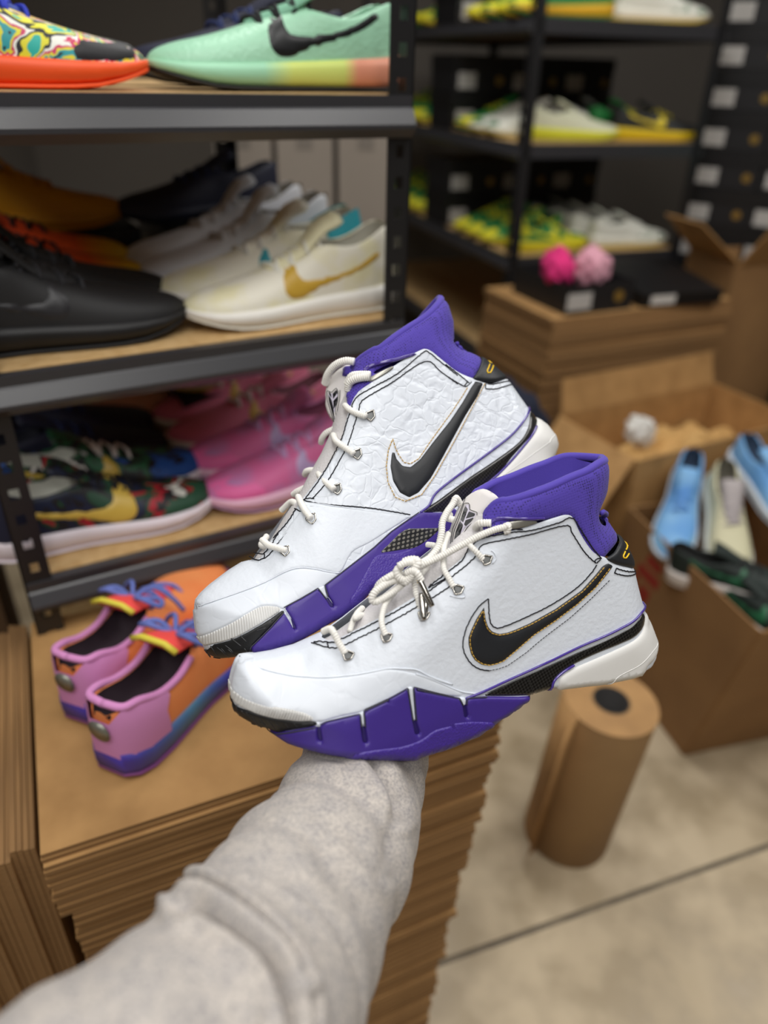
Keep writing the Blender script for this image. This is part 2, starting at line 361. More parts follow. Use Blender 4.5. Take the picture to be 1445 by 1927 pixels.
def build_shoe(D):
    s = Shoe(D['name'], D['label'], D['origin'], D['depth'], D['rho'], D['elev'], D['yaw'], T(D['front']), T(D['heel']), T(D['bottom']), wf=D['wf'], wb=D['wb'])
    rt = s.root
    ed = catmull(s.surf(T(D['edge'])), 3)
    i0 = np.argmin(np.linalg.norm(s.front-ed[0], axis=1)); fr0 = s.front[:i0+1]
    j0 = np.argmin(np.linalg.norm(s.heel-ed[-1], axis=1)); hl = s.heel[j0:]
    uvp = np.vstack([fr0, ed, hl, s.bottom]); uvp = uvp[np.r_[True, np.linalg.norm(np.diff(uvp, axis=0), axis=1) > 8e-4]]
    up = s.panel('upper', None, D['mat_upper'], 0, .0012, .004, smooth_n=1, uv=uvp, snap=0)
    if 'vamp' in D: s.panel('vamp_overlay', T(D['vamp']), D['mat_vamp'], .0006, .0014, .002, mirror=True)
    s.panel('toe_wrap', T(D['toewrap']), D['mat_toewrap'], .0008, .0012, .002)
    s.panel('collar', T(D['collar']), MESH, -.0014, .003, .010, smooth_n=3, snap=.001, hs=.007)
    # lining: the same wall set inwards, and the rolled rim
    g = s.panel('l', T(D['lining']), None, -.0075, .0001, .01, smooth_n=3, snap=.001, hs=.008)
    rim = s.surf(T(D['rim'])); rim[-1] = snapto(rim[-1:], s.heel, 1)[0]; rim = resample(catmull(rim, 5), .0025); P = s.lift(rim, -.0032)
    P = P[np.r_[True, np.linalg.norm(np.diff(P, axis=0), axis=1) > 3e-4]]
    k = np.argmax(P[:, 0]); loopP = np.vstack([P, (P*[1, 1, -1])[::-1]])
    g.tube(loopP, .0036, 10, step=.0022)
    g.make('collar_lining', LINING, rt, True)
    # insole deep inside
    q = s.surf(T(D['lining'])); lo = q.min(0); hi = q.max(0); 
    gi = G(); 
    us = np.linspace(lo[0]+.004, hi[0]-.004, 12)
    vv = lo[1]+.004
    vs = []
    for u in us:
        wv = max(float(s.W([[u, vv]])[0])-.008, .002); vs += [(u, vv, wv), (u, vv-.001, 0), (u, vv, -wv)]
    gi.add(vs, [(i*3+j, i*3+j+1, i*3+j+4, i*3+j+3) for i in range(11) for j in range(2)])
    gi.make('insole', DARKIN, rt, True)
    # sole pieces
    s.panel('toe_bumper', T(D['rand']), RAND, .0006, .0018, .0015)
    s.panel('toe_outsole', T(D['toeblack']), BLACKR, .0006, .0018, .0015, snap=.007)
    s.panel('forefoot_shell', T(D['shell']), PURPLE, .0010, .0034, .0016, smooth_n=1, corner=True, h=.003, snap=.0010)
    if 'tread' in D: s.panel('side_tread', T(D['tread']), PURPLE_T, .0030, .0024, .0016, snap=0)
    s.panel('carbon_plate', T(D['carbon']), CARBON, .0006, .0016, .003, snap=.002)
    if 'weave' in D: s.panel('carbon_window', T(D['weave']), WEAVE, .0034, .0014, .0015, mirror=False)
    s.panel('heel_midsole', T(D['mid']), MIDS, .0008, .0030, .006, snap=.008)
    g = s.line(T(D['midline']), .0005, .0036); g.make('midsole_groove_bead', MIDS, rt, True)
    for w_ in D['slitwhite']: s.panel('slot_web', T(w_), WHITE, .0012, .0022, .0008, smooth_n=1, mirror=False, h=.002, fine=False)
    for w_ in D['slitshade']: s.panel('slot_web', T(w_), mat('purple_slot_shade', '2a1c62', .5), .0010, .0010, .0008, smooth_n=1, mirror=False, h=.002, fine=False)  # lower half of each slot: purple darkened to paint the recess shade
    g = G()
    for e in D['edges']: s.line(T(e), .00045, .0040, g=g, curve=False)
    g.make('shell_edge', DKGREY, rt, True)
    for e in D['pipes']: s.line(T(e), .0011, .0022).make('piping', PATENT, rt, True)
    # black outsole lugs
    g = G()
    for e in D['lugs']: s.line(T(e), .0006, .0021, g=g, curve=False)
    g.make('outsole_lugs', mat('black_rubber_lugs', '26272a', .35), rt, True)
    # swoosh
    if D.get('border') is not None: s.panel('swoosh_border', T(D['border']), WHITE, .0004, .0014, .001, smooth_n=1, corner=True, mirror=True)
    s.panel('swoosh', T(D['swoosh']), BLACKL, .0006, D.get('swth', .0026), .007, smooth_n=1, corner=True, h=.0025)
    # stitches
    g = G()
    for e in D['st_black']: s.line(T(e), .00050, .0015, wav=.00013, g=g)
    for e in D.get('st_dash', []): s.line(T(e), .0003, .0020, dash=(2, 1), g=g, curve=False, step=.0009)
    g.make('dark_stitching', THREAD, rt, True)
    g = G()
    for e in D['st_gold']: s.line(T(e), .00040, D.get('goldoff', .0028), dash=(3, 1), g=g, curve=False, step=.0008)
    g.make('gold_stitching', GOLDT, rt, True)
    g = G()
    for e in D['st_white']: s.line(T(e), .0005, .0016, g=g)
    g.make('white_seam', WHITE, rt, True)
    # heel tab with the yellow lettering
    tab = s.panel('heel_tab', T(D['tab']), BLACKL, .0006, .0022, .003, snap=.007)
    g = G()
    for e in D['letters']: g.tube(s.lift(resample(s.surf(T(e)), .001), .0030), .00065, 6)
    g.make('yellow_lettering', YEL, tab, True)
    g = s.line(T(D['loop']), .0022, .001); g.make('pull_loop', LINING, rt, True)
    # throat: padded underlay between the eyestays
    ex = np.argmin(np.abs(ed[:, 0]-s.surf(T(D['throat_end']))[0, 0])); thr = ed[:ex+1]
    f1 = s.front[:, :]; k0 = np.argmin(np.linalg.norm(f1-thr[0], axis=1)); k1 = np.argmin(np.linalg.norm(f1-thr[-1], axis=1))+1
    ins = np.array(D['inset']); top = f1[k0:k1+1]+ins; rmp = np.clip(np.linspace(0, 3, len(thr)), 0, 1)[:, None]; low = (thr+ins+ins*2.2*rmp)[::-1]
    fr = s.front.copy(); s.front = fr+ins
    uvp = np.vstack([top, low]); uvp = uvp[np.r_[True, np.linalg.norm(np.diff(uvp, axis=0), axis=1) > 8e-4]]
    g = s.panel('u', None, None, 0, .0001, .004, uv=uvp, smooth_n=1, snap=.0005); s.front = fr
    g.make('throat_lining', UNDER, rt, True)
    # tongue: a curved plate lying across the throat
    a, b = [s.pt(p, -.008) for p in T(D['tongue_axis'])]
    Tt = b-a; Tt /= np.linalg.norm(Tt); Wd = np.array([0, 0, 1.]); Nn = np.cross(Wd, Tt); Nn /= np.linalg.norm(Nn)
    if Nn[0] > 0: Nn = -Nn
    Nn = Nn+Wd*D['tk']; Nn /= np.linalg.norm(Nn); Wd = np.cross(Tt, Nn); Wd /= np.linalg.norm(Wd)
    if Wd[2] < 0: Wd = -Wd
    def on(px, off=0):
        d = s.rd(px); t = ((a-s.c)@Nn)/(d@Nn); q = s.c+d*t
        x, y = (q-a)@Tt, (q-a)@Wd
        return q, x, y
    def tpanel(name, px, m, o0, o1, parent, curve=2, g=None):
        P = T(px); P = catmull(P, curve, True) if curve > 1 else P
        uv = np.array([on(p)[1:] for p in P]); uv = resample(np.vstack([uv, uv[:1]]), .0015)[:-1]
        lo, hi = uv.min(0), uv.max(0); gx, gy = np.meshgrid(np.arange(lo[0], hi[0], .003), np.arange(lo[1], hi[1], .003)); q = np.c_[gx.ravel(), gy.ravel()]
        q = q[inpoly(q, uv)]; loop = np.vstack([uv, uv[:1]])
        if len(q): q = q[pdist(q, loop) > .0012]
        pts = np.vstack([uv, q]); res = delaunay_2d_cdt([Vector(p*1000) for p in pts], [], [list(range(len(uv)))], 1, 1e-5)
        V = np.array([tuple(v) for v in res[0]])/1000; d = pdist(V, loop); F = [tuple(f) for f in res[2]]
        bul = lambda V: -.5*V[:, 1]**2/.06
        def lay(o): return a+V[:, :1]*Tt+V[:, 1:]*Wd+Nn*(bul(V)+o)[:, None]
        g = g or G(); n = len(V)
        g.add(lay(o1*quarter(d/.003)+o0), F)
        back = lay(o0-(.0015 if parent is rt else 0.0)*quarter(d/.003)); g.add(back, [f[::-1] for f in F])
        if name is None: return g
        return g.make(name, m, parent, True)
    tongue = tpanel('tongue', D['tongue'], TONGUE, 0, .003, rt)
    tpanel('emblem_border', D['emblem'], mat('pale_lilac_emblem', 'c9c4d4', .4), .0028, .0006, tongue, 1)
    g = G()
    for e in D['emblem_black']: tpanel(None, e, None, .0036, .0005, tongue, 1, g)
    g.make('emblem', mat('black_emblem', '15151a', .3), tongue, True)
    g = G()
    for e in D['emblem_line']:
        P = [on(p) for p in T(e)]; P = [q[0]+Nn*(.0044-.5*q[2]**2/.06) for q in P]; g.tube(resample(P, .002), .00028, 6)
    g.make('emblem_outline', THREAD, tongue, True)
    # eyelets
    for cpx, ang in D['eyelets']:
        g = G(); gh = G()
        c = T(cpx)[0]; r = D.get('eyer', 10.0)
        tri = [(1.15, -.55), (.75, .65), (-.3, 1.1), (-.95, -.2), (-.35, -.75)]
        ca, sa = math.cos(ang), math.sin(ang)
        P = np.array([(c[0]+r*(x*ca-y*sa), c[1]+r*(x*sa+y*ca)) for x, y in tri]); P = np.vstack([P, P[:1]])
        s.line(P, .0008, .0022, g=g, curve=False); s.panel('h', P[:-1], None, .0010, .0007, .001, smooth_n=1, g=gh, mirror=False, h=.002, fine=False)
        e = g.make('eyelet', STEEL, rt, True); gh.make('eyelet_hole', mat('grey_eyelet_hole', '6e7070', .5, metal=.3), e, True)
    # laces
    g = G()
    for px, ws, r in D['laces']:
        P = s.cord(T(px), ws); g.tube(P, r, 10, step=.00035, twist=3400, ridge=.10)
    g.make('laces', LACE, rt, True)
    for px, ws in D.get('aglets', []):
        P = s.cord(T(px), ws, 3); gg = G().tube(P, [.0022, .0024, .0024, .0021], 12, step=.002); gg.make('metal_aglet', STEEL, rt, True)
    if 'tabpx' in D:
        P = [s.pt(p, .012) for p in T(D['tabpx'])]; Q = [s.pt(p, .010) for p in T(D['tabpx'])]
        n = len(P); G().add(P+Q, [tuple(range(n)), tuple(range(n, 2*n))[::-1]]+[(i, (i+1) % n, n+(i+1) % n, n+i) for i in range(n)]).make('yellow_tab', YEL, rt)
    # purple loop and silver triangle on the collar front
    s.panel('lace_loop', T(D['pstrip']), PATENT, .0016, .0016, .0015, mirror=False, h=.002)
    s.panel('silver_trim', T(D['striangle']), SILVER, .0012, .0012, .001, mirror=False, h=.002)
    return s

def arcs(*a): return ' | '.join(a)
front = dict(
 name='basketball_shoe', label='smooth white leather high-top with purple collar and knotted laces, nearer of the held pair',
 origin=(830, 1180), depth=.585, rho=15, elev=15, yaw=15, mat_upper=WHITE, mat_toewrap=CRINK2, inset=(.005, -.005), throat_end='X 900,1014', tk=.9,
 front='G 350,878 250,835 130,740 60,650 38,560 24,440 40,330 65,230 95,165 110,165 | X 475,1229 510,1220 550,1206 600,1182 640,1154 692,1110 750,1062 800,1022 842,980 866,945 880,915 892,900 897,850 900,780',
 heel='X 1152,780 1150,850 1148,880 1147,900 1144,925 1140,950 1143,970 1152,985 1166,1006 1178,1025 1188,1045 1193,1066 1199,1095 | D 1230,500 1243,540 1248,600 1262,620 1300,720 1308,780 1300,830',
 bottom='D 1308,780 1295,835 1240,890 1150,940 1000,985 930,998 720,1025 640,1045 560,1100 480,1150 320,1240 150,1300 0,1335 | C 1230,1350 950,1345 700,1325 560,1300 450,1245 | G 250,835 130,740',
 edge='X 590,1199 604,1206 625,1205 660,1190 712,1163 780,1123 832,1081 868,1052 884,1029 896,1018 912,1010 957,1000 1001,988 1043,974 1064,967 1077,971 1091,1002 1112,1033 1140,1050 1156,1060 1172,1065 1193,1066', wf=([0, .07, .16, .25, .35, .8, 1], [.02, .012, 0, -.01, -.018, -.02, -.005]), wb=([0, .1, .2, .8, .95, 1], [.012, .028, .036, .036, .02, .008]), umax=.003,
 toewrap='G 28,440 50,350 90,300 150,275 210,268 400,320 600,355 850,367 1100,345 1300,310 1445,280 | D 0,915 120,960 240,1010 260,1040 120,1030 0,1010 | C 1250,1000 1190,1010 1090,1060 965,1120 835,1150 700,1175 450,1130 | G 640,700 400,640 200,590 80,510',
 collar='E 1190,375 1188,310 1235,245 1330,203 | H 0,520 200,475 400,405 600,315 760,252 850,200 910,165 945,150 968,200 970,300 937,450 885,610 870,700 910,760 980,760 1040,800 1058,850 1050,900 1000,990 930,1070 900,1100 780,1060 650,820 560,700 380,720 0,760 | E 1300,560 1220,520 1190,440',
 lining='E 1240,245 1330,203 | H 0,520 200,475 400,405 600,315 760,252 850,200 910,165 940,155 955,250 930,450 880,640 900,900 700,1000 300,1000 0,1000 | E 1330,900 1270,600 1240,380',
 rim='E 1235,330 1250,275 1330,215 | H 0,520 200,475 400,405 600,315 760,252 850,200 910,165 945,148',
 rand='G 40,330 24,440 38,530 100,600 250,670 450,720 640,745 795,737 740,700 640,660 450,625 300,590 150,530 75,460 50,390',
 toeblack='G 35,530 40,600 65,680 130,745 230,815 350,880 368,868 480,835 640,815 800,785 790,742 640,747 450,722 250,672 100,602',
 shell='G 365,872 480,837 640,817 800,787 808,800 820,922 856,926 833,800 836,762 1000,725 1184,682 1194,800 1212,940 1252,942 1228,800 1219,660 1445,550 | C 965,1110 1090,1050 1195,990 1224,1170 1238,1243 1265,1240 1241,1170 1226,985 1320,1010 1445,1040 | D 0,1000 120,1025 232,1046 252,1085 262,1152 281,1150 270,1085 272,1046 380,1037 560,1040 680,1022 712,1026 640,1045 560,1100 480,1150 320,1240 150,1300 0,1335 | C 1230,1350 950,1345 700,1325 560,1300 452,1247',
 tread='C 520,1275 700,1298 1000,1318 1150,1300 1260,1265 1340,1210 1445,1183 | D 60,1195 160,1180 300,1165 430,1135 540,1095 480,1148 320,1238 150,1298 0,1333 | C 1230,1348 950,1343 700,1323 600,1306',
 carbon='D 370,1032 430,1000 560,940 700,880 900,790 1050,725 1180,655 1225,600 1241,590 1240,650 1200,712 1100,762 1000,802 900,847 820,892 760,950 720,1010 690,1025 560,1037 400,1038',
 mid='D 718,1025 740,985 780,940 850,890 940,850 1100,780 1200,725 1238,665 1243,605 1262,620 1300,720 1308,780 1295,835 1240,890 1150,940 1000,985 930,998',
 midline='D 735,1000 850,985 940,968 1100,922 1200,870 1270,800 1300,755',
 slitwhite=['G 802,748 836,760 830,800 808,800', 'G 1185,680 1219,658 1226,796 1196,800', 'C 1196,988 1226,984 1240,1170 1226,1170', 'D 234,1045 271,1045 268,1086 252,1086'],
 slitshade=['G 798,796 838,796 862,932 816,927', 'G 1194,794 1232,794 1260,947 1208,944', 'C 1222,1166 1246,1166 1272,1247 1234,1250', 'D 248,1083 275,1083 285,1157 257,1157'],
 edges=['G 368,868 480,835 640,815 800,785', 'G 836,760 1000,723 1184,680 1194,795', 'G 1228,795 1219,657 1445,547 | C 965,1108 1090,1048 1195,987 1223,1165', 'C 1241,1165 1226,982 1320,1007 1445,1037 | D 0,997 120,1022 232,1044 250,1080', 'D 270,1080 273,1044 380,1035'],
 pipes=['D 275,1048 370,1010 500,950 700,860 900,764 1050,700 1180,630 1225,582 1238,530', 'D 712,1022 750,955 800,905 860,868', 'E 1240,440 1250,415 1290,380 1350,366 1445,360 | D 600,73 700,72'],
 lugs=['G 130,640 190,690', 'G 180,660 260,750', 'G 230,690 300,790', 'G 290,700 360,800', 'G 300,740 340,760', 'G 360,720 430,800', 'G 430,740 490,800', 'G 520,750 560,800', 'G 600,755 640,800', 'G 90,600 120,690', 'G 60,600 80,650', 'G 660,770 780,760', 'G 200,770 290,820'],
 border=None,
 swoosh='D 375,548 385,620 398,660 420,685 455,697 500,690 540,675 620,640 760,562 900,462 975,380 1015,330 1045,314 1077,330 1062,352 1030,395 980,452 880,545 760,635 640,715 545,797 480,852 440,868 400,876 360,870 322,846 300,812 287,760 286,720 300,680 330,615',
 swth=.0022, goldoff=.0026,
 st_black=[arcs('C 690,705 705,735 740,752 800,753 850,735 1000,660 1250,520 1420,400', 'E 700,1000 885,850 1010,750 1070,645 1120,595 1200,545 1445,490', 'D 640,135 780,95 830,70 860,75 890,120 960,230 1010,290'),
           arcs('C 685,705 700,740 740,775 790,783 850,775 1000,700 1245,565 1440,440', 'E 870,930 920,895 1050,790 1140,700 1200,605 1445,545', 'D 640,155 820,110 850,150 900,230 940,280 980,315'),
           'D 980,315 975,300 995,290 1010,290', 'D 985,315 1005,295', 'D 1090,345 1140,360 1200,352', 'D 1080,370 1140,385 1195,373', 'D 1090,345 1080,370',
           'C 770,757 775,783', 'E 1430,452 1550,462', 'E 1440,430 1560,440',
           'D 395,508 398,540 400,590 408,640 425,660 450,667 490,655 530,640 700,562 860,462 950,375 985,325', 'D 395,508 350,545 310,600 272,680 258,750 262,790 275,822 300,858 330,882 365,895 400,898'],
 st_dash=['D 400,898 450,888 500,870 600,800 720,700 840,610 960,500 1060,400'],
 st_gold=['D 367,575 372,625 388,670 412,694 450,705 500,697 545,681 625,646 765,568 905,468 980,386 1020,338', 'D 362,575 335,620 305,682 293,720 294,760 306,808 327,840 363,862 400,868 438,860 476,844 541,790 636,707 756,627 876,537 976,444 1050,345'],
 st_white=['G 210,260 400,320 600,355 850,367 1100,345 1300,310 1445,280 | C 1180,890 1250,895 1320,930 1445,975 | D 0,915 120,960 240,1010 330,1025', 'D 420,320 440,290 430,260 415,250', 'D 190,495 240,505 270,500 265,470'],
 tab='D 1040,292 1080,260 1105,215 1110,165 1125,165 1145,190 1165,220 1190,290 1197,335 1160,340 1120,332 1075,318',
 letters=['H 1084,1030 1066,1068 1070,1088 1092,1092 1120,1052', 'H 1092,1014 1108,940 1122,946 1124,972 1104,984'],
 loop='H 872,650 900,640 980,680 1005,730 1000,770',
 under='X 560,1195 600,1172 650,1150 705,1123 770,1083 820,1040 850,1012 872,985 890,975 912,1005 905,1030 880,1060 840,1100 790,1140 720,1180 660,1205 600,1215',
 tongue_axis='E 700,800 1060,250',
 tongue='E 900,620 895,480 935,350 985,240 1050,165 1130,115 1200,95 1270,120 1340,180 1290,260 1190,400 1100,520 1040,620 960,720 900,700',
 emblem='E 930,590 950,490 995,380 1040,238 1088,240 1092,298 1155,320 1150,375 1065,455 1015,540 970,600',
 emblem_black=['E 942,585 962,490 1000,400 1030,430 1010,490 975,590', 'E 1005,385 1048,260 1072,290 1042,375 1028,410', 'E 1052,375 1080,310 1138,330 1130,352', 'E 1050,390 1125,362 1105,395 1050,445 1035,430'],
 emblem_line=['E 930,590 950,490 995,380 1040,238 1088,240 1092,298 1155,320 1150,375 1065,455 1015,540 970,600', 'E 915,610 935,480 980,370 1060,170'],
 eyelets=[('E 1220,735', 0), ('E 962,1005', .15), ('E 655,1240', .2), ('C 1088,720', .1), ('C 882,820', .2), ],
 laces=[
  ('E 560,830 640,790 740,745 850,690 1000,610 1150,530 1300,468 1405,442', [.020, .026, .036], .0026),
  ('E 560,830 640,770 720,715 790,620 822,500 830,400 870,310 920,240 955,180 990,240', [.018, .012, .004, -.006, -.012], .0026),
  ('E 470,880 420,860 330,905 260,960 225,1030', [.02, .022, .014], .0026),
  ('E 470,920 380,930 290,975 215,1035 190,1095 230,1118 330,1065 420,1000 500,930', [.02, .024, .024, .02], .0027),
  ('E 430,800 490,770 560,760 600,790 560,860 500,920 440,900 415,840 460,800', [.026, .028, .022], .0028),
  ('E 480,760 530,740 590,740 610,770 580,830 540,900 490,940 460,900', [.022, .031, .024], .0028),
  ('E 500,860 560,840 600,860 640,930', [.026, .032, .034], .0026),
  ('E 560,890 580,960 590,1040 610,1100 625,1200 660,1290', [.02, .026, .030, .033], .0022),
  ('E 1062,585 1090,620 1140,670 1195,735', [.026, .034, .036], .0022),
  ('E 885,500 850,600 842,700 845,820 890,910 930,985', [.0, .014, .030, .036], .0022),
  ('E 400,1030 350,1090 310,1150 280,1260 285,1340 315,1420', [.010, .022, .034, .040], .0022),
  ('C 745,690 780,675 800,690 830,750 865,808', [.02, .032, .040], .0024),
  ('C 890,690 905,640 930,590 960,560', [.012, 0, -.012], .0022),
  ('C 920,620 960,600 1010,640', [.01, -.005, -.01], .0022),
  ('E 690,600 760,610 850,650 960,670', [-.01, .0, .01], .0022),
  ('E 640,870 680,820 720,770', [.02, .01, -.005], .0022),
  ('E 1130,450 1170,410 1270,405', [.012, .022, .028], .0028),
  ('E 900,330 880,360 930,375', [-.01, -.005, .0], .0026),
  ('E 1395,440 1425,430 1420,475 1390,480', [.036, .036, .034], .0026)],
 aglets=[('E 625,920 680,1040 740,1160', [.034, .038, .042]), ('E 640,1040 650,1160 660,1285', [.034, .038, .042]), ('E 660,1040 680,1120 670,1230', [.031, .035, .038])],
 tabpx='E 565,930 600,920 612,950 580,980 558,965',
 pstrip='E 1245,440 1260,405 1300,375 1445,352 | D 600,68 700,70 640,85 | E 1445,375 1310,400 1270,440',
 striangle='D 500,95 590,80 660,88 640,105 500,135',
)
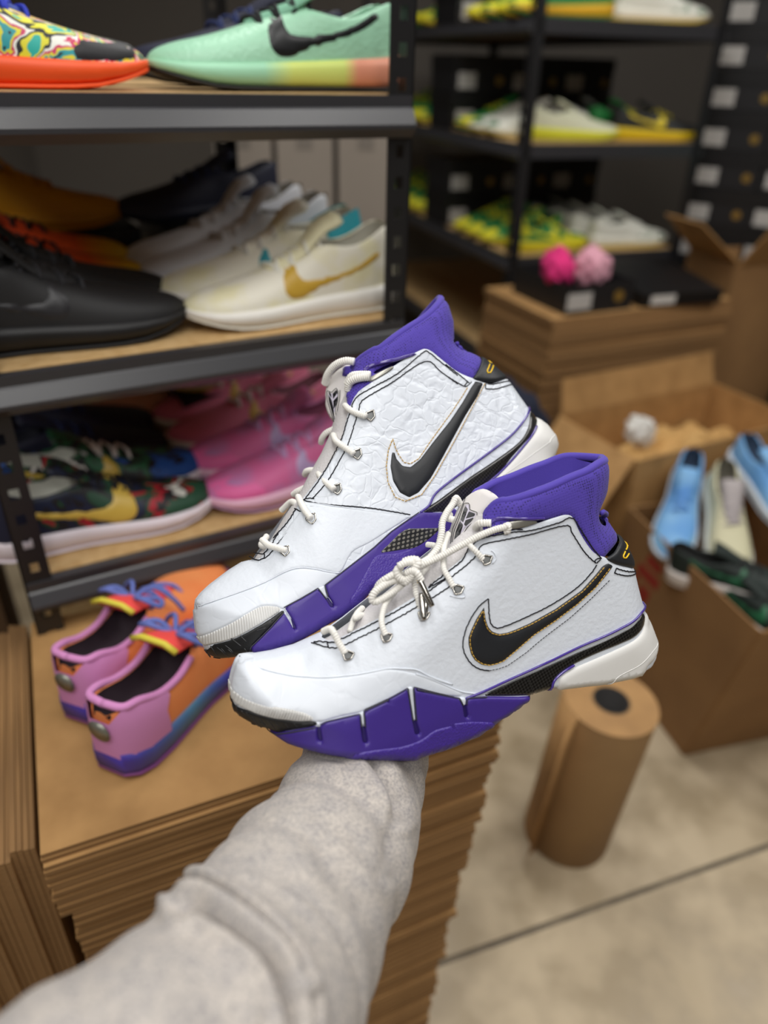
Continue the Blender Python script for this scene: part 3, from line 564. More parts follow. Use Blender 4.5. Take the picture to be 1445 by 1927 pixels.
back = dict(
 name='basketball_shoe', label='crinkled white leather high-top with purple collar, upper and steeper of the two held shoes',
 origin=(720, 920), depth=.665, rho=34, elev=6, yaw=19, mat_upper=CRINK, mat_toewrap=CRINK2, mat_vamp=WHITE, inset=(.005, -.004), throat_end='X 655,780', tk=.9,
 front='I 130,975 100,905 55,830 38,720 28,610 32,570 45,550 80,500 150,432 300,315 420,240 | X 465,1046 490,1018 515,975 542,935 562,895 585,855 600,822 612,780 628,745 645,710 652,670 656,630 660,560',
 heel='X 836,480 834,540 838,556 847,575 857,608 858,640 868,655 885,660 902,668 928,688 955,712 978,746 993,768 1004,785 1023,799 1041,822 1046,844 1038,870',
 bottom='X 1046,844 1035,870 1000,900 950,940 900,975 850,1010 780,1062 | I 1400,490 1330,560 1250,640 1180,690 1100,730 960,815 880,860 760,915 600,960 490,982 380,1005 260,1017 180,1010 130,975',
 edge='X 475,1053 490,1050 497,1038 515,1010 544,975 572,935 601,897 637,843 650,795 660,762 672,738 690,724 736,692 786,660 799,654 812,659 832,677 860,699 890,712 925,722 956,711', wf=([0, .07, .16, .25, .35, .8, 1], [.012, .006, 0, -.008, -.015, -.018, -.005]), wb=([0, .1, .2, .8, .95, 1], [.01, .02, .03, .034, .015, .01]), umax=.003,
 vamp='I 60,560 90,505 160,440 310,322 445,240 480,235 540,262 620,225 690,150 | X 523,1024 548,988 566,962 | A 640,1172 800,1195 1000,1215 1230,1245 1200,1262 1000,1390 900,1445 | I 1190,332 1100,325 1000,305 870,295 750,330 600,410 400,490 200,560 110,592 75,590',
 toewrap='I 34,610 75,598 110,595 200,562 400,492 600,412 750,332 870,297 1000,307 1100,327 1180,337 1060,440 870,545 730,625 690,605 570,600 450,660 300,745 180,800 100,825 52,822 40,720',
 collar='F 440,560 440,500 470,400 465,300 490,225 560,155 700,75 | A 1060,325 1200,228 1310,158 1375,98 1405,58 1425,62 | B 385,90 412,180 400,250 418,290 470,275 530,330 545,360 520,420 490,460 380,400 270,330 200,345 0,420 | F 900,320 650,440 520,560 480,640',
 lining='F 480,420 490,225 560,155 700,75 | A 1060,325 1200,228 1310,158 1375,98 1405,62 | B 370,90 390,180 390,260 380,330 200,420 0,500 | F 600,500',
 rim='F 455,500 470,400 465,300 490,225 560,155 700,75 | A 1060,325 1200,228 1310,158 1375,98 1408,52',
 rand='I 42,800 50,840 90,907 200,892 350,852 500,772 650,682 728,625 690,605 570,600 450,660 300,745 180,800 100,825 60,825',
 toeblack='I 95,905 200,895 350,854 500,776 650,686 724,632 742,652 600,800 480,930 490,982 380,1005 260,1017 180,1010 130,975',
 shell='I 490,980 475,932 600,800 738,650 778,712 820,790 838,780 800,700 740,612 870,540 1004,456 1050,510 1075,545 1110,610 1138,600 1110,545 1085,520 1060,432 1190,332 1445,135 | E 350,490 500,385 620,312 840,312 905,260 | X 880,990 780,1060 | I 1400,490 1330,560 1250,640 1180,690 1100,730 960,815 880,860 760,915 600,960',
 tread='I 1440,210 1395,290 1300,465 1250,560 1200,640 1150,685 1050,730 1000,770 1060,745 1180,690 1250,640 1330,560 1400,490 | E 100,1110 180,1060 330,930 480,850 560,740 560,640 400,680 240,692 200,710',
 weave='E 240,682 330,592 420,502 490,462 560,456 760,452 800,442 740,520 580,632 450,657 300,680',
 carbon='B 245,1112 330,1050 480,940 600,860 720,770 765,700 776,620 805,650 808,692 770,752 690,842 620,922 400,1100 330,1114',
 mid='B 808,662 850,680 895,740 908,800 895,850 800,940 700,1020 560,1100 480,1120 560,1000 620,926 700,842 770,757 808,700',
 midline='B 640,935 760,850 860,770 890,740',
 slitwhite=['I 738,622 748,616 800,700 795,712', 'I 1006,456 1058,432 1082,530 1070,540'],
 slitshade=['I 793,698 808,696 844,786 818,796', 'I 1068,540 1090,526 1147,607 1106,617'],
 edges=['I 475,932 600,800 738,650', 'I 738,614 870,540 1004,454 1070,540', 'I 1085,520 1058,430 1190,330 1445,133 | E 350,488 500,383 600,315'],
 pipes=['E 620,312 700,250 | B 310,1022 400,948 550,838 680,738 745,662 768,600', 'B 430,1100 520,1010 620,926 700,842 770,757 806,695', 'F 610,290 640,250 700,225 850,185 1050,130', ],
 lugs=['I 170,910 220,975', 'I 215,915 290,975', 'I 280,900 350,960', 'I 330,850 410,915', 'I 400,830 450,880', 'I 250,925 300,990', 'I 300,935 380,990', 'I 130,930 160,985', 'I 430,930 470,960', 'I 520,790 600,770', 'I 640,720 700,660', 'I 180,985 250,1000'],
 border='B 98,752 112,800 130,845 152,868 185,872 220,852 300,742 390,612 440,540 480,470 557,475 535,540 470,660 405,775 345,885 295,970 240,1035 182,1062 125,1038 83,968 70,890 76,820',
 swoosh='B 103,792 120,850 148,884 185,890 232,852 300,762 380,662 440,572 480,502 505,467 550,476 520,545 460,642 400,752 340,862 288,952 228,1022 180,1047 132,1022 97,962 84,890 90,830',
 swth=.0030, goldoff=.0022,
 st_black=['F 500,615 500,590 545,520 640,458 900,308 1130,118 1180,115 1300,210 1445,325', 'F 558,640 565,600 585,560 650,510 850,390 1150,195 1290,290 1445,402',
           'F 500,615 460,720 395,920 230,1230 80,1440', 'F 558,640 530,730 455,960 285,1270 140,1445',
           'B 360,385 420,430 478,478', 'B 370,445 450,492 480,482 488,472', 'B 455,490 468,470',
           'A 640,1165 700,1178 800,1190 1000,1205 1215,1240', 'A 660,1195 780,1210 900,1225 1190,1255', 'A 640,1165 660,1155 700,1155', 'A 595,1210 635,1230',
           'I 790,0 690,115 625,198 580,225 530,235 475,208', 'A 600,1212 560,1280 480,1370', 'A 635,1232 590,1300 510,1400', 'I 705,20 650,110 600,172 570,190 510,178', 'I 590,188 590,222',
           'B 560,478 600,482 670,470 690,455', 'B 560,505 620,505 692,485', 'B 556,480 558,505'],
 st_gold=['B 98,754 112,800 126,830 153,870 185,877 226,852 300,745 394,614 440,545 470,495', 'B 552,482 480,620 400,770 310,930 240,1030 160,1062 110,1042 75,970 66,890 76,810 98,754'],
 st_white=['I 75,600 200,560 400,490 600,410 750,330 870,295 1000,305 1100,325 1180,335', 'I 430,735 445,725 470,700 530,650', 'I 430,700 432,730 445,735 480,715 535,650', 'A 680,1180 900,1208 1190,1245'],
 tab='B 498,455 520,420 542,335 560,335 585,350 625,395 665,445 672,452 620,468 560,470',
 letters=['B 572,394 560,422 563,434 576,433 590,400', 'B 574,386 582,358 596,362 599,376 590,388 582,386'],
 loop='B 418,282 440,270 475,275 490,295 485,320',
 under='X 440,1065 475,1040 500,1012 522,975 548,935 568,895 590,855 606,822 618,780 634,745 655,750 665,790 650,850 610,910 580,950 545,1000 515,1045 490,1070',
 tongue_axis='F 300,760 420,250',
 tongue='F 250,600 244,480 255,400 330,300 420,235 480,215 500,300 470,420 440,560 440,700 388,850 355,790 285,690',
 emblem='F 355,770 290,560 282,470 330,490 372,450 388,480 385,560 362,650 378,760',
 emblem_black=['F 358,760 300,560 298,510 328,560 345,640 350,700', 'F 300,475 322,505 326,540 300,498', 'F 336,500 372,465 380,490 340,550', 'F 342,565 382,520 378,580 345,640'],
 emblem_line=['F 355,770 290,560 282,470 330,490 372,450 388,480 385,560 362,650 378,760', 'F 388,850 385,760 378,660 400,560 405,470'],
 eyelets=[('F 650,690', -.5), ('F 533,1038', -.5), ('F 352,1355', -.5), ('A 682,1265', -.5), ('C 540,255', -.4)],
 eyer=9.5,
 laces=[
  ('F 430,590 470,630 540,665 620,690', [.018, .032, .042], .0026),
  ('F 325,860 345,910 400,955 510,1030', [.014, .032, .043], .0026),
  ('F 190,1210 225,1260 280,1310 330,1352', [.014, .034, .044], .0026),
  ('A 610,1140 625,1175 650,1220 680,1258', [.016, .036, .048], .0026),
  ('C 415,190 450,220 500,235 540,248', [.018, .036, .048], .0026),
  ('F 248,400 275,310 340,230 430,190 510,195', [-.016, -.004, .010, .016], .0034),
  ('F 455,460 470,390 530,350 650,330', [.016, .024, .034], .0034),
  ('F 450,400 490,330 560,315 655,315', [.012, .024, .033], .0034),
  ('F 410,780 340,800 260,840 222,890 212,930', [.006, -.008, -.022], .0026),
  ('F 205,1195 130,1180 80,1190 65,1220', [.006, -.010, -.024], .0026),
  ('F 160,1330 90,1330 0,1370 -40,1400', [.006, -.010, -.024], .0026),
  ('A 600,1180 570,1170 520,1215', [.006, -.010, -.024], .0026),
  ('C 430,230 410,215 440,170', [.010, -.002, -.012], .0026)],
 pstrip='F 612,300 620,265 660,235 850,180 1060,128 1040,150 860,205 700,245 650,275 630,300',
 striangle='F 640,375 680,330 850,240 860,262 800,310 680,380',
)
shoe_f = build_shoe(front)
shoe_b = build_shoe(back)
# ================================================================== the room
FLOOR = mat('concrete_floor', 'bfad8e', .55, noise=(2.2, 'd6c5a8', .3, .75), bump=('noise', 30, .15, .003))
def floor_nodes():
    N, L, b = nodes_of(FLOOR); tc = N.new('ShaderNodeTexCoord'); n = N.new('ShaderNodeTexNoise'); n.inputs['Scale'].default_value = 9; n.inputs['Detail'].default_value = 8
    L.new(tc.outputs['Object'], n.inputs['Vector']); r = N.new('ShaderNodeMapRange'); r.inputs[1].default_value = .35; r.inputs[2].default_value = .7; r.inputs[3].default_value = .28; r.inputs[4].default_value = .6
    L.new(n.outputs[0], r.inputs[0]); L.new(r.outputs[0], b.inputs['Roughness'])
    src = b.inputs['Base Color'].links[0].from_socket
    m = N.new('ShaderNodeMixRGB'); m.blend_type = 'MULTIPLY'; m.inputs[0].default_value = .35; L.new(src, m.inputs[1])
    r2 = N.new('ShaderNodeValToRGB'); r2.color_ramp.elements[0].position = .4; r2.color_ramp.elements[1].position = .6; r2.color_ramp.elements[0].color = lin('8f8370'); r2.color_ramp.elements[1].color = (1, 1, 1, 1)
    L.new(n.outputs[0], r2.inputs[0]); L.new(r2.outputs[0], m.inputs[2]); L.new(m.outputs[0], b.inputs['Base Color'])
floor_nodes()
WALLM = mat('painted_wall', '6b655e', .8); CEILM = mat('ceiling_paint', '77746e', .9)
# floor with a sawn joint groove running across it
ja, jb = onz(700, 1858, 0)[:2], onz(1445, 1592, 0)[:2]; jd = (jb-ja)/np.linalg.norm(jb-ja); jn = np.array([-jd[1], jd[0]])
def fl(a, b, z0, z1):
    P = [ja-jd*4+jn*a, ja+jd*6+jn*a, ja+jd*6+jn*b, ja-jd*4+jn*b]
    return [(*p, z) for z in (z0, z1) for p in P]
g = G(); BX = [(0, 1, 2, 3), (4, 5, 6, 7), (0, 1, 5, 4), (1, 2, 6, 5), (2, 3, 7, 6), (3, 0, 4, 7)]
g.add(fl(.006, 6, -.1, 0), BX).add(fl(-4, -.006, -.1, 0), BX); g.add(fl(-.006, .006, -.1, -.009), BX)
g.make('floor', FLOOR, kind='structure')
g = G(); g.add(fl(-.005, .005, -.009, -.0035), BX); g.make('trim_1', mat('dark_joint_filler', '5c554b', .9, noise=(14, '857a68', .35, .7)), kind='structure')
X0, X1, Y0, Y1, H = -2.2, 3.4, -1.8, 5.0, 3.0
G().box(X0-.1, X1+.1, Y1, Y1+.1, 0, H).make('wall_back', WALLM, kind='structure')
G().box(X0-.1, X1+.1, Y0-.1, Y0, 0, H).make('wall_front', WALLM, kind='structure')
G().box(X0-.1, X0, Y0, Y1, 0, H).make('wall_left', WALLM, kind='structure')
G().box(X1, X1+.1, Y0, Y1, 0, H).make('wall_right', WALLM, kind='structure')
G().box(X0-.1, X1+.1, Y0-.1, Y1+.1, H, H+.1).make('ceiling', CEILM, kind='structure')
for i, (x, y, z, sx, sy, p) in enumerate(LAMPS):  # the added front fill gets a fixture too
    t = thing('ceiling_or_fill_lamp', 'white rectangular ceiling lamp out of view, in a set with an added front fill', 'lamp', (x, y, 3.0), group='ceiling lamps')
    g = G(); g.box(-sx/2-.03, sx/2+.03, -sy/2-.03, -sy/2, -.07, 0).box(-sx/2-.03, sx/2+.03, sy/2, sy/2+.03, -.07, 0).box(-sx/2-.03, -sx/2, -sy/2, sy/2, -.07, 0).box(sx/2, sx/2+.03, -sy/2, sy/2, -.07, 0)
    g.make('lamp_frame', mat('lamp_frame_white', 'dddddd', .5), t)
    G().box(-sx/2, sx/2, -sy/2, sy/2, -.03, -.02).make('lamp_diffuser', mat('lamp_diffuser', 'ffffff', .9), t)

# ------------------------------------------------------------------ metal racks
BLK = mat('black_powder_steel', '1b1b1d', .38, metal=.0, spec=.6); BEAM = mat('black_steel_beam', '303034', .36, spec=.8)
BOARD = mat('particle_board', 'c9a877', .7, noise=(60, 'b89460', .35, .7), bump=('noise', 140, .2, .001))
HOLE = mat('slot_shadow_steel', '8a8780', .4, metal=.6)
def rack(label, P, ang, length, depth, levels, top=1.95, board=BOARD, bh=.044):
    t = thing('storage_rack', label, 'rack', (P[0], P[1], 0), ang)
    w_ = .036
    for (x, sx) in ((0, -1), (-length, 1)):
        for (y, sy) in ((0, 1), (depth, -1)):
            g = G(); x0, x1 = sorted((x, x+sx*w_)); y0, y1 = sorted((y, y+sy*w_)); th = .0025
            zz = list(np.arange(.03, top, .038)); ys = y if sy > 0 else y-th
            # front flange built around its row of slots
            g.box(x0, x0+.012, ys, ys+th, 0, top).box(x1-.012, x1, ys, ys+th, 0, top)
            last = 0
            for z in zz: g.box(x0+.012, x1-.012, ys, ys+th, last, z); last = z+.015
            g.box(x0+.012, x1-.012, ys, ys+th, last, top)
            xs = x-th if sx < 0 else x; g.box(xs, xs+th, y0, y1, 0, top)
            p = g.make('post', BLK, t)
            g = G(); g.box(x0-.002, x1+.002, y0-.002, y1+.002, 0, .02); g.make('foot_cap', mat('black_plastic', '101010', .6), p)
    for z in levels:
        for (y0, s) in ((0, -1), (depth, 1)):
            prof = [(y0-s*.012, z), (y0+s*.003, z), (y0+s*.003, z-.013), (y0+s*.006, z-.015), (y0+s*.015, z-.032), (y0+s*.015, z-.037), (y0+s*.004, z-bh-.004), (y0-s*.010, z-bh), (y0-s*.012, z-.02)]
            G().prism([(y, zz_) for y, zz_ in prof], 0, -length+.003, -.003).make('beam', BEAM, t)
        for x0 in (-.012, -length):
            G().box(x0, x0+.012, .013, depth-.013, z-bh, z).make('side_beam', BEAM, t)
        G().box(-length+.013, -.013, .013, depth-.013, z-.012, z+.001).make('shelf_board', board, t)
    return t
ANG = math.atan2(.495, .869); dL = np.array([math.cos(ANG), math.sin(ANG)]); nL = np.array([-dL[1], dL[0]]); P0 = np.array([.024, 1.089])
rack('black steel rack of particle board shelves loaded with shoes at the left', P0, ANG, .585, .74, [.30, .595, .889, 1.180, 1.470])
P1 = np.array([.42, 2.70]); A1 = math.radians(20); d1 = np.array([math.cos(A1), math.sin(A1)]); n1 = np.array([-d1[1], d1[0]])
LV = [.55, .935, 1.295, 1.645]
rack('black steel rack at the far centre, end on, rows of green and white shoes', P1, A1-PI/2, 1.7, .72, LV, 2.05)

# ------------------------------------------------------------------ cardboard
CARD = mat('kraft_cardboard', 'b78d58', .75, noise=(18, 'a27a49', .35, .7), bump=('noise', 60, .1, .001))
CARDE = mat('cardboard_edges', '8c6740', .85, noise=(30, '74532f', .3, .7))
def edge_nodes():
    N, L, b = nodes_of(CARDE); tc = N.new('ShaderNodeTexCoord'); mp = N.new('ShaderNodeMapping'); mp.inputs['Scale'].default_value = (3, 3, 600); L.new(tc.outputs['Object'], mp.inputs[0])
    n = N.new('ShaderNodeTexNoise'); n.inputs['Scale'].default_value = 1; L.new(mp.outputs[0], n.inputs['Vector'])
    r = N.new('ShaderNodeValToRGB'); r.color_ramp.elements[0].position = .4; r.color_ramp.elements[1].position = .6; r.color_ramp.elements[0].color = lin('80603c'); r.color_ramp.elements[1].color = lin('9e784c'); L.new(n.outputs[0], r.inputs[0]); L.new(r.outputs[0], b.inputs['Base Color'])
edge_nodes()
DKCARD = mat('brown_cardboard', '9a7449', .8, noise=(6, '8a6640', .35, .7))
def flat_sheet(w_, d_, h_, a=CARD):
    """one flattened carton: two plies with a fold line"""
    me_g = G().box(0, w_, 0, d_, 0, h_*.48).box(.001, w_-.0015, .001, d_-.001, h_*.52, h_).box(.002, w_-.002, .002, d_-.002, h_*.48, h_*.52)
    o = me_g.make('flattened_carton', CARDE, None)
    o.data.materials.append(a)
    for p in o.data.polygons:
        if abs(p.normal[2]) > .9: p.material_index = 1
    return o
def stack(origin, ang, w_, d_, n, h_, label, group, toplabel, jit=.006, steps=None):
    proto = None
    for i in range(n):
        o = flat_sheet(w_, d_, h_) if proto is None else proto.copy()
        if proto is None: proto = o
        else: COL.objects.link(o)
        dx, dy = rng.uniform(-jit, jit, 2)
        if steps:
            sx, sy, sc = steps(i/n); dx += sx; dy += sy; o.scale = (sc if i < n-1 else 1, 1, 1)
        if i == n-1: dx = dy = 0
        c, s_ = math.cos(ang), math.sin(ang)
        o.location = (origin[0]+dx*c-dy*s_, origin[1]+dx*s_+dy*c, i*h_); o.rotation_euler = (0, 0, ang+(rng.uniform(-.006, .006) if i < n-1 else 0))
        tag(o, label if i < n-1 else toplabel, 'cardboard', group if i < n-1 else group)
# stack carrying the orange pair
ZS = .80
c0, c1, c2 = onz(74, 1612, ZS)[:2], onz(945, 1328, ZS)[:2], onz(62, 1165, ZS)[:2]
e = c1-c0; aS = math.atan2(e[1], e[0]); wS = np.linalg.norm(e); dS = .40
def steps_front(t):
    # the stack leans and steps on its right side towards the floor
    k = int((1-t)*7); return (.010*k, .006*math.sin(5*t), 1-.036*k)
stack(c0, aS, wS, dS, 62, ZS/62, 'flattened brown carton inside the near stack under the orange shoes', 'flattened cartons in the near stack', 'topmost flattened carton of the near stack, orange shoes standing on it', .002, steps_front)
# far stack carrying the black shoe box
ZF = .86
f0, f1 = onz(1040, 602, ZF)[:2], onz(1378, 562, ZF)[:2]
e = f1-f0; aF = math.atan2(e[1], e[0]); wF = np.linalg.norm(e)
stack(f0, aF, wF, .40, 43, ZF/43, 'flattened brown carton inside the far stack below the black shoe box', 'flattened cartons in the far stack', 'topmost flattened carton of the far stack, black shoe box on it', .003, lambda t: (.012*math.sin(7*t), .006*math.cos(11*t), 1))
# flattened cartons standing on edge at the lower left
proto = None
for i in range(24):
    if proto is None:
        proto = o = G().box(0, .0055, 0, .40, 0, .70).box(.0062, .0115, 0, .398, 0, .699).make('flattened_carton', CARDE, None)
        o.data.materials.append(CARD)
        for p in o.data.polygons:
            if abs(p.normal[0]) > .9: p.material_index = 1
    else: o = proto.copy(); COL.objects.link(o)
    q = c0+np.array([math.cos(aS), math.sin(aS)])*(-.020-.0122*i)
    q = q+np.array([-math.sin(aS), math.cos(aS)])*(.03+rng.uniform(-.012, .012)+(.03 if i > 9 else 0))
    o.location = (q[0], q[1], 0); o.rotation_euler = (0, 0, aS); o.scale = (1, 1, (1.11 if i < 9 else 1.13) + rng.uniform(-.005, .005))
    tag(o, 'flattened carton standing on edge left of the near stack', 'cardboard', 'flattened cartons standing on edge')

# ------------------------------------------------------------------ kraft paper roll
b0 = onz(1075, 1628, 0)[:2]; rc = b0+np.array([b0[0], b0[1]])/np.linalg.norm(b0)*.088+np.array([-.030, .004])
t = thing('paper_roll', 'tall roll of kraft paper standing on end on the concrete floor', 'paper roll', (rc[0], rc[1], 0), 0)
t.rotation_euler = (math.radians(1), math.radians(3.5), 0)
KR = mat('kraft_paper', 'b98f5c', .7, noise=(12, 'a98153', .4, .7)); KS = mat('kraft_paper_side', '9a7950', .72, noise=(5, '8a6b46', .4, .7))
R0, R1, HH = .094, .036, .425
o = G().lathe([(R1, .0), (R0-.002, 0), (R0, .003), (R0, HH-.003), (R0-.002, HH), (R1, HH), (R1, 0)], 64).make('paper_winding', KS, t, True)
for e_ in o.data.polygons:
    e_.use_smooth = abs(e_.normal[2]) < .5
g = G()
for k in range(13): g.lathe([(R1+.004+k*.0042, HH), (R1+.0045+k*.0042, HH+.0004), (R1+.0075+k*.0042, HH+.0004), (R1+.008+k*.0042, HH)], 64)
g.make('wound_end', KR, t)
o = G().lathe([(R1-.004, 0), (R1, 0), (R1, HH+.002), (R1-.004, HH+.002), (R1-.004, HH-.05), (.004, HH-.05), (.004, HH-.06), (R1-.004, HH-.06), (R1-.004, 0)], 48).make('core_plug', mat('dark_core', '22201f', .8), t, True)
# loose sheet hanging off the roll
ph = np.linspace(math.radians(150), math.radians(215), 14); P = [((R0+.002)*math.cos(a), (R0+.002)*math.sin(a)) for a in ph]
P += [(P[-1][0]-.02, P[-1][1]-.015), (P[-1][0]-.035, P[-1][1]-.045)]
g = G(); n = len(P); P = np.array(P); Q = P*1.008
vv = [(x, y, z) for z in (.0, HH) for x, y in P]+[(x, y, z) for z in (.0, HH) for x, y in Q]
F = [(i, i+1, n+i+1, n+i) for i in range(n-1)]+[(2*n+i, 3*n+i, 3*n+i+1, 2*n+i+1) for i in range(n-1)]+[(n-1, 2*n-1, 4*n-1, 3*n-1), (0, 2*n, 3*n, n)]+[(i, 2*n+i, 2*n+i+1, i+1) for i in range(n-1)]+[(n+i, n+i+1, 3*n+i+1, 3*n+i) for i in range(n-1)]
g.add(vv, F).make('loose_end', KR, t, True)

# ------------------------------------------------------------------ cartons on the right
def quadbox(g, A, B, C_, D_, th):
    """a slab spanned by four corners A B C D, thickness th along its normal"""
    A, B, C_, D_ = map(lambda p: np.array(p, float), (A, B, C_, D_)); n = np.cross(B-A, D_-A); n /= np.linalg.norm(n)
    g.add([*(p for p in (A, B, C_, D_)), *(p+n*th for p in (A, B, C_, D_))], [(0, 1, 2, 3), (7, 6, 5, 4), (0, 4, 5, 1), (1, 5, 6, 2), (2, 6, 7, 3), (3, 7, 4, 0)])
def corner(px, z): return onz(*px, z)
ZB = .50
nb = np.array([*onz(1286, 1420, 0)[:2], .003]); nt = corner((1432, 1187), ZB); lt = corner((1187, 955), ZB)
lb = np.array([nb[0]+(lt-nt)[0]*.98, nb[1]+(lt-nt)[1]*.98, .003])
e1 = (lt-nt)[:2]; e1n = e1/np.linalg.norm(e1); e2n = np.array([e1n[1], -e1n[0]])
if e2n[0] < 0: e2n = -e2n
wB = .62
t = thing('open_carton', 'large open cardboard carton in front, full of shoes, at the right edge', 'carton', (nb[0], nb[1], 0))
o0 = np.array([nb[0], nb[1], 0])
def off(p, a): return np.array([p[0]+e2n[0]*a, p[1]+e2n[1]*a, p[2]])
corners_b = [nb, lb, off(lb, wB), off(nb, wB)]; corners_t = [nt, lt, off(lt, wB-.05), off(nt, wB-.05)]
for i in range(4):
    j = (i+1) % 4; g = G(); quadbox(g, corners_b[i]-o0, corners_b[j]-o0, corners_t[j]-o0, corners_t[i]-o0, -.005)
    wl = g.make('side_panel', DKCARD, t)
    if i == 0:
        # red printed mark on the side
        a = lambda u, v: (corners_b[0]*(1-u)+corners_b[1]*u)*(1-v)+(corners_t[0]*(1-u)+corners_t[1]*u)*v-o0
        nn = np.cross(corners_b[1]-corners_b[0], corners_t[0]-corners_b[0]); nn /= np.linalg.norm(nn)
        if nn@(CAM-nb) < 0: nn = -nn
        g = G()
        for (u0, u1, v0, v1) in ((.62, .74, .80, .86), (.60, .78, .70, .77), (.63, .72, .56, .66), (.75, .80, .58, .68)):
            quadbox(g, a(u0, v0)+nn*.0055, a(u1, v0)+nn*.0055, a(u1, v1)+nn*.0055, a(u0, v1)+nn*.0055, .0006)
        g.make('printed_mark', mat('red_print', '9c2f22', .8), wl)
g = G(); quadbox(g, *[c-o0+np.array([0, 0, .002]) for c in corners_b], .004); g.make('bottom_panel', DKCARD, t)
# the carton behind it, holding packing paper; one flap folded out
ZA = .62
q0 = corner((1050, 782), ZA); ea = np.array([math.cos(math.radians(28)), math.sin(math.radians(28))]); L_ = .66
dA = .33
base = q0[:2]
t = thing('open_carton', 'tan open carton half full of packing paper, beneath the far stack', 'carton', (q0[0], q0[1], 0), math.atan2(ea[1], ea[0]))
w5 = .005; hA = ZA
G().box(0, L_, -w5, 0, 0, hA).make('side_panel', CARD, t); G().box(0, L_, -dA, -dA+w5, 0, hA).make('side_panel', CARD, t)
G().box(0, w5, -dA+w5, -w5, 0, hA).make('side_panel', CARD, t); G().box(L_-w5, L_, -dA+w5, -w5, 0, hA).make('side_panel', CARD, t)
G().box(w5, L_-w5, -dA+w5, -w5, 0, .006).make('bottom_panel', CARD, t)
g = G(); quadbox(g, (0, -.01, hA), (0, -dA+.01, hA), (-.14, -dA-.02, hA-.13), (-.14, -.03, hA-.13), .005); g.make('flap', CARD, t)
g = G(); quadbox(g, (.01, 0, hA), (L_-.01, 0, hA), (L_-.02, .03, hA+.10), (.02, .03, hA+.10), .005); g.make('flap', CARD, t)
# crumpled paper heap in it
n = 26; vv = []
for i in range(n):
    for j in range(n):
        u, v = i/(n-1), j/(n-1); x = .02+u*(L_-.04); y = -.02-v*(dA-.04)
        z = .47+.08*math.sin(PI*u)*math.sin(PI*v)+.035*math.sin(13*u+5*v)*math.cos(9*v-4*u)+rng.uniform(-.010, .010); vv.append((x, y, z))
F = [(i*n+j, i*n+j+1, (i+1)*n+j+1, (i+1)*n+j) for i in range(n-1) for j in range(n-1)]
vb = [(x, y, .012) for x, y, z in vv]; m_ = n*n
ring = [i for i in range(n)]+[i*n+n-1 for i in range(1, n)]+[(n-1)*n+j for j in range(n-2, -1, -1)]+[i*n for i in range(n-2, 0, -1)]
g = G().add(vv+vb, F+[tuple(m_+k for k in ring)]+[(ring[k], ring[(k+1) % len(ring)], m_+ring[(k+1) % len(ring)], m_+ring[k]) for k in range(len(ring))])
o = g.make('packing_paper', mat('yellow_kraft_tissue', 'c9a063', .8, bump=('noise', 22, .5, .01))); o.location = t.location; o.rotation_euler = t.rotation_euler
tag(o, 'crumpled yellowish packing paper filling the tan open carton', 'packing paper', kind='stuff')
def blob(name, loc, r, m, label, cat, seed=0, sq=(1, 1, 1), lump=.25, grp=None):
    rr = np.random.RandomState(seed); bm = bmesh.new(); bmesh.ops.create_icosphere(bm, subdivisions=4, radius=1)
    ph = rr.uniform(0, 6, 9)
    for v in bm.verts:
        x, y, z = v.co; k = 1+lump*(math.sin(4*x+ph[0])*math.cos(5*y+ph[1])+.6*math.sin(9*z+ph[2])*math.cos(8*x+ph[3])+.3*math.sin(17*y+ph[4]))
        v.co = Vector((x*sq[0], y*sq[1], z*sq[2]))*r*k
    me = bpy.data.meshes.new(name); bm.to_mesh(me); bm.free(); me.materials.append(m)
    me.polygons.foreach_set('use_smooth', [True]*len(me.polygons))
    o = bpy.data.objects.new(name, me); COL.objects.link(o); o.location = loc; zmin = min(v.co.z for v in me.vertices)
    o.location.z -= zmin; return tag(o, label, cat, grp)
pq = onz(1202, 825, .56)
blob('paper_ball', (pq[0], pq[1], .53), .042, mat('white_tissue', 'dcdad4', .9), 'white crumpled paper ball on the packing paper', 'paper', 3)
# carton with raised flaps and a bin of cardboard behind at the right
t = thing('open_carton', 'brown carton with raised flaps at the far right, behind the flat stack', 'carton', (1.19, 2.62, 0), math.radians(18))
for args in ((0, .30, 0, .006, 0, .95), (0, .30, .254, .26, 0, .95), (-.006, 0, 0, .26, 0, .95), (.30, .306, 0, .26, 0, .95)): G().box(*args).make('side_panel', DKCARD, t)
G().box(0, .30, .006, .254, 0, .006).make('bottom_panel', DKCARD, t)
for (A, B, C_, D_) in (((0, 0, .95), (.30, 0, .95), (.27, -.10, 1.12), (.03, -.10, 1.12)), ((0, 0, .95), (0, .26, .95), (-.17, .22, 1.08), (-.17, .02, 1.08)), ((.30, 0, .95), (.30, .26, .95), (.42, .24, 1.12), (.42, .02, 1.12))):
    g = G(); quadbox(g, A, B, C_, D_, .005); g.make('flap', CARD, t)
t = thing('carton', 'closed brown carton low at the right edge beside the flat stack', 'carton', (1.50, 1.90, 0), math.radians(24))
G().box(0, .6, 0, .22, 0, .70).make('carton_body', DKCARD, t); G().box(-.001, .601, .09, .14, .6995, .701).make('tape_strip', mat('brown_tape', 'a07c50', .3), t)
qd = P0-dL*.635+nL*.29
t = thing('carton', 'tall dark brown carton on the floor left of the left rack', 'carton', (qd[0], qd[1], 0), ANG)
G().box(-.50, 0, 0, .50, 0, 1.16).make('carton_body', mat('deep_brown_card', '5f452b', .85), t); G().box(-.27, -.22, -.001, .501, 1.1595, 1.1608).make('tape_strip', mat('brown_tape', 'a07c50', .3), t)
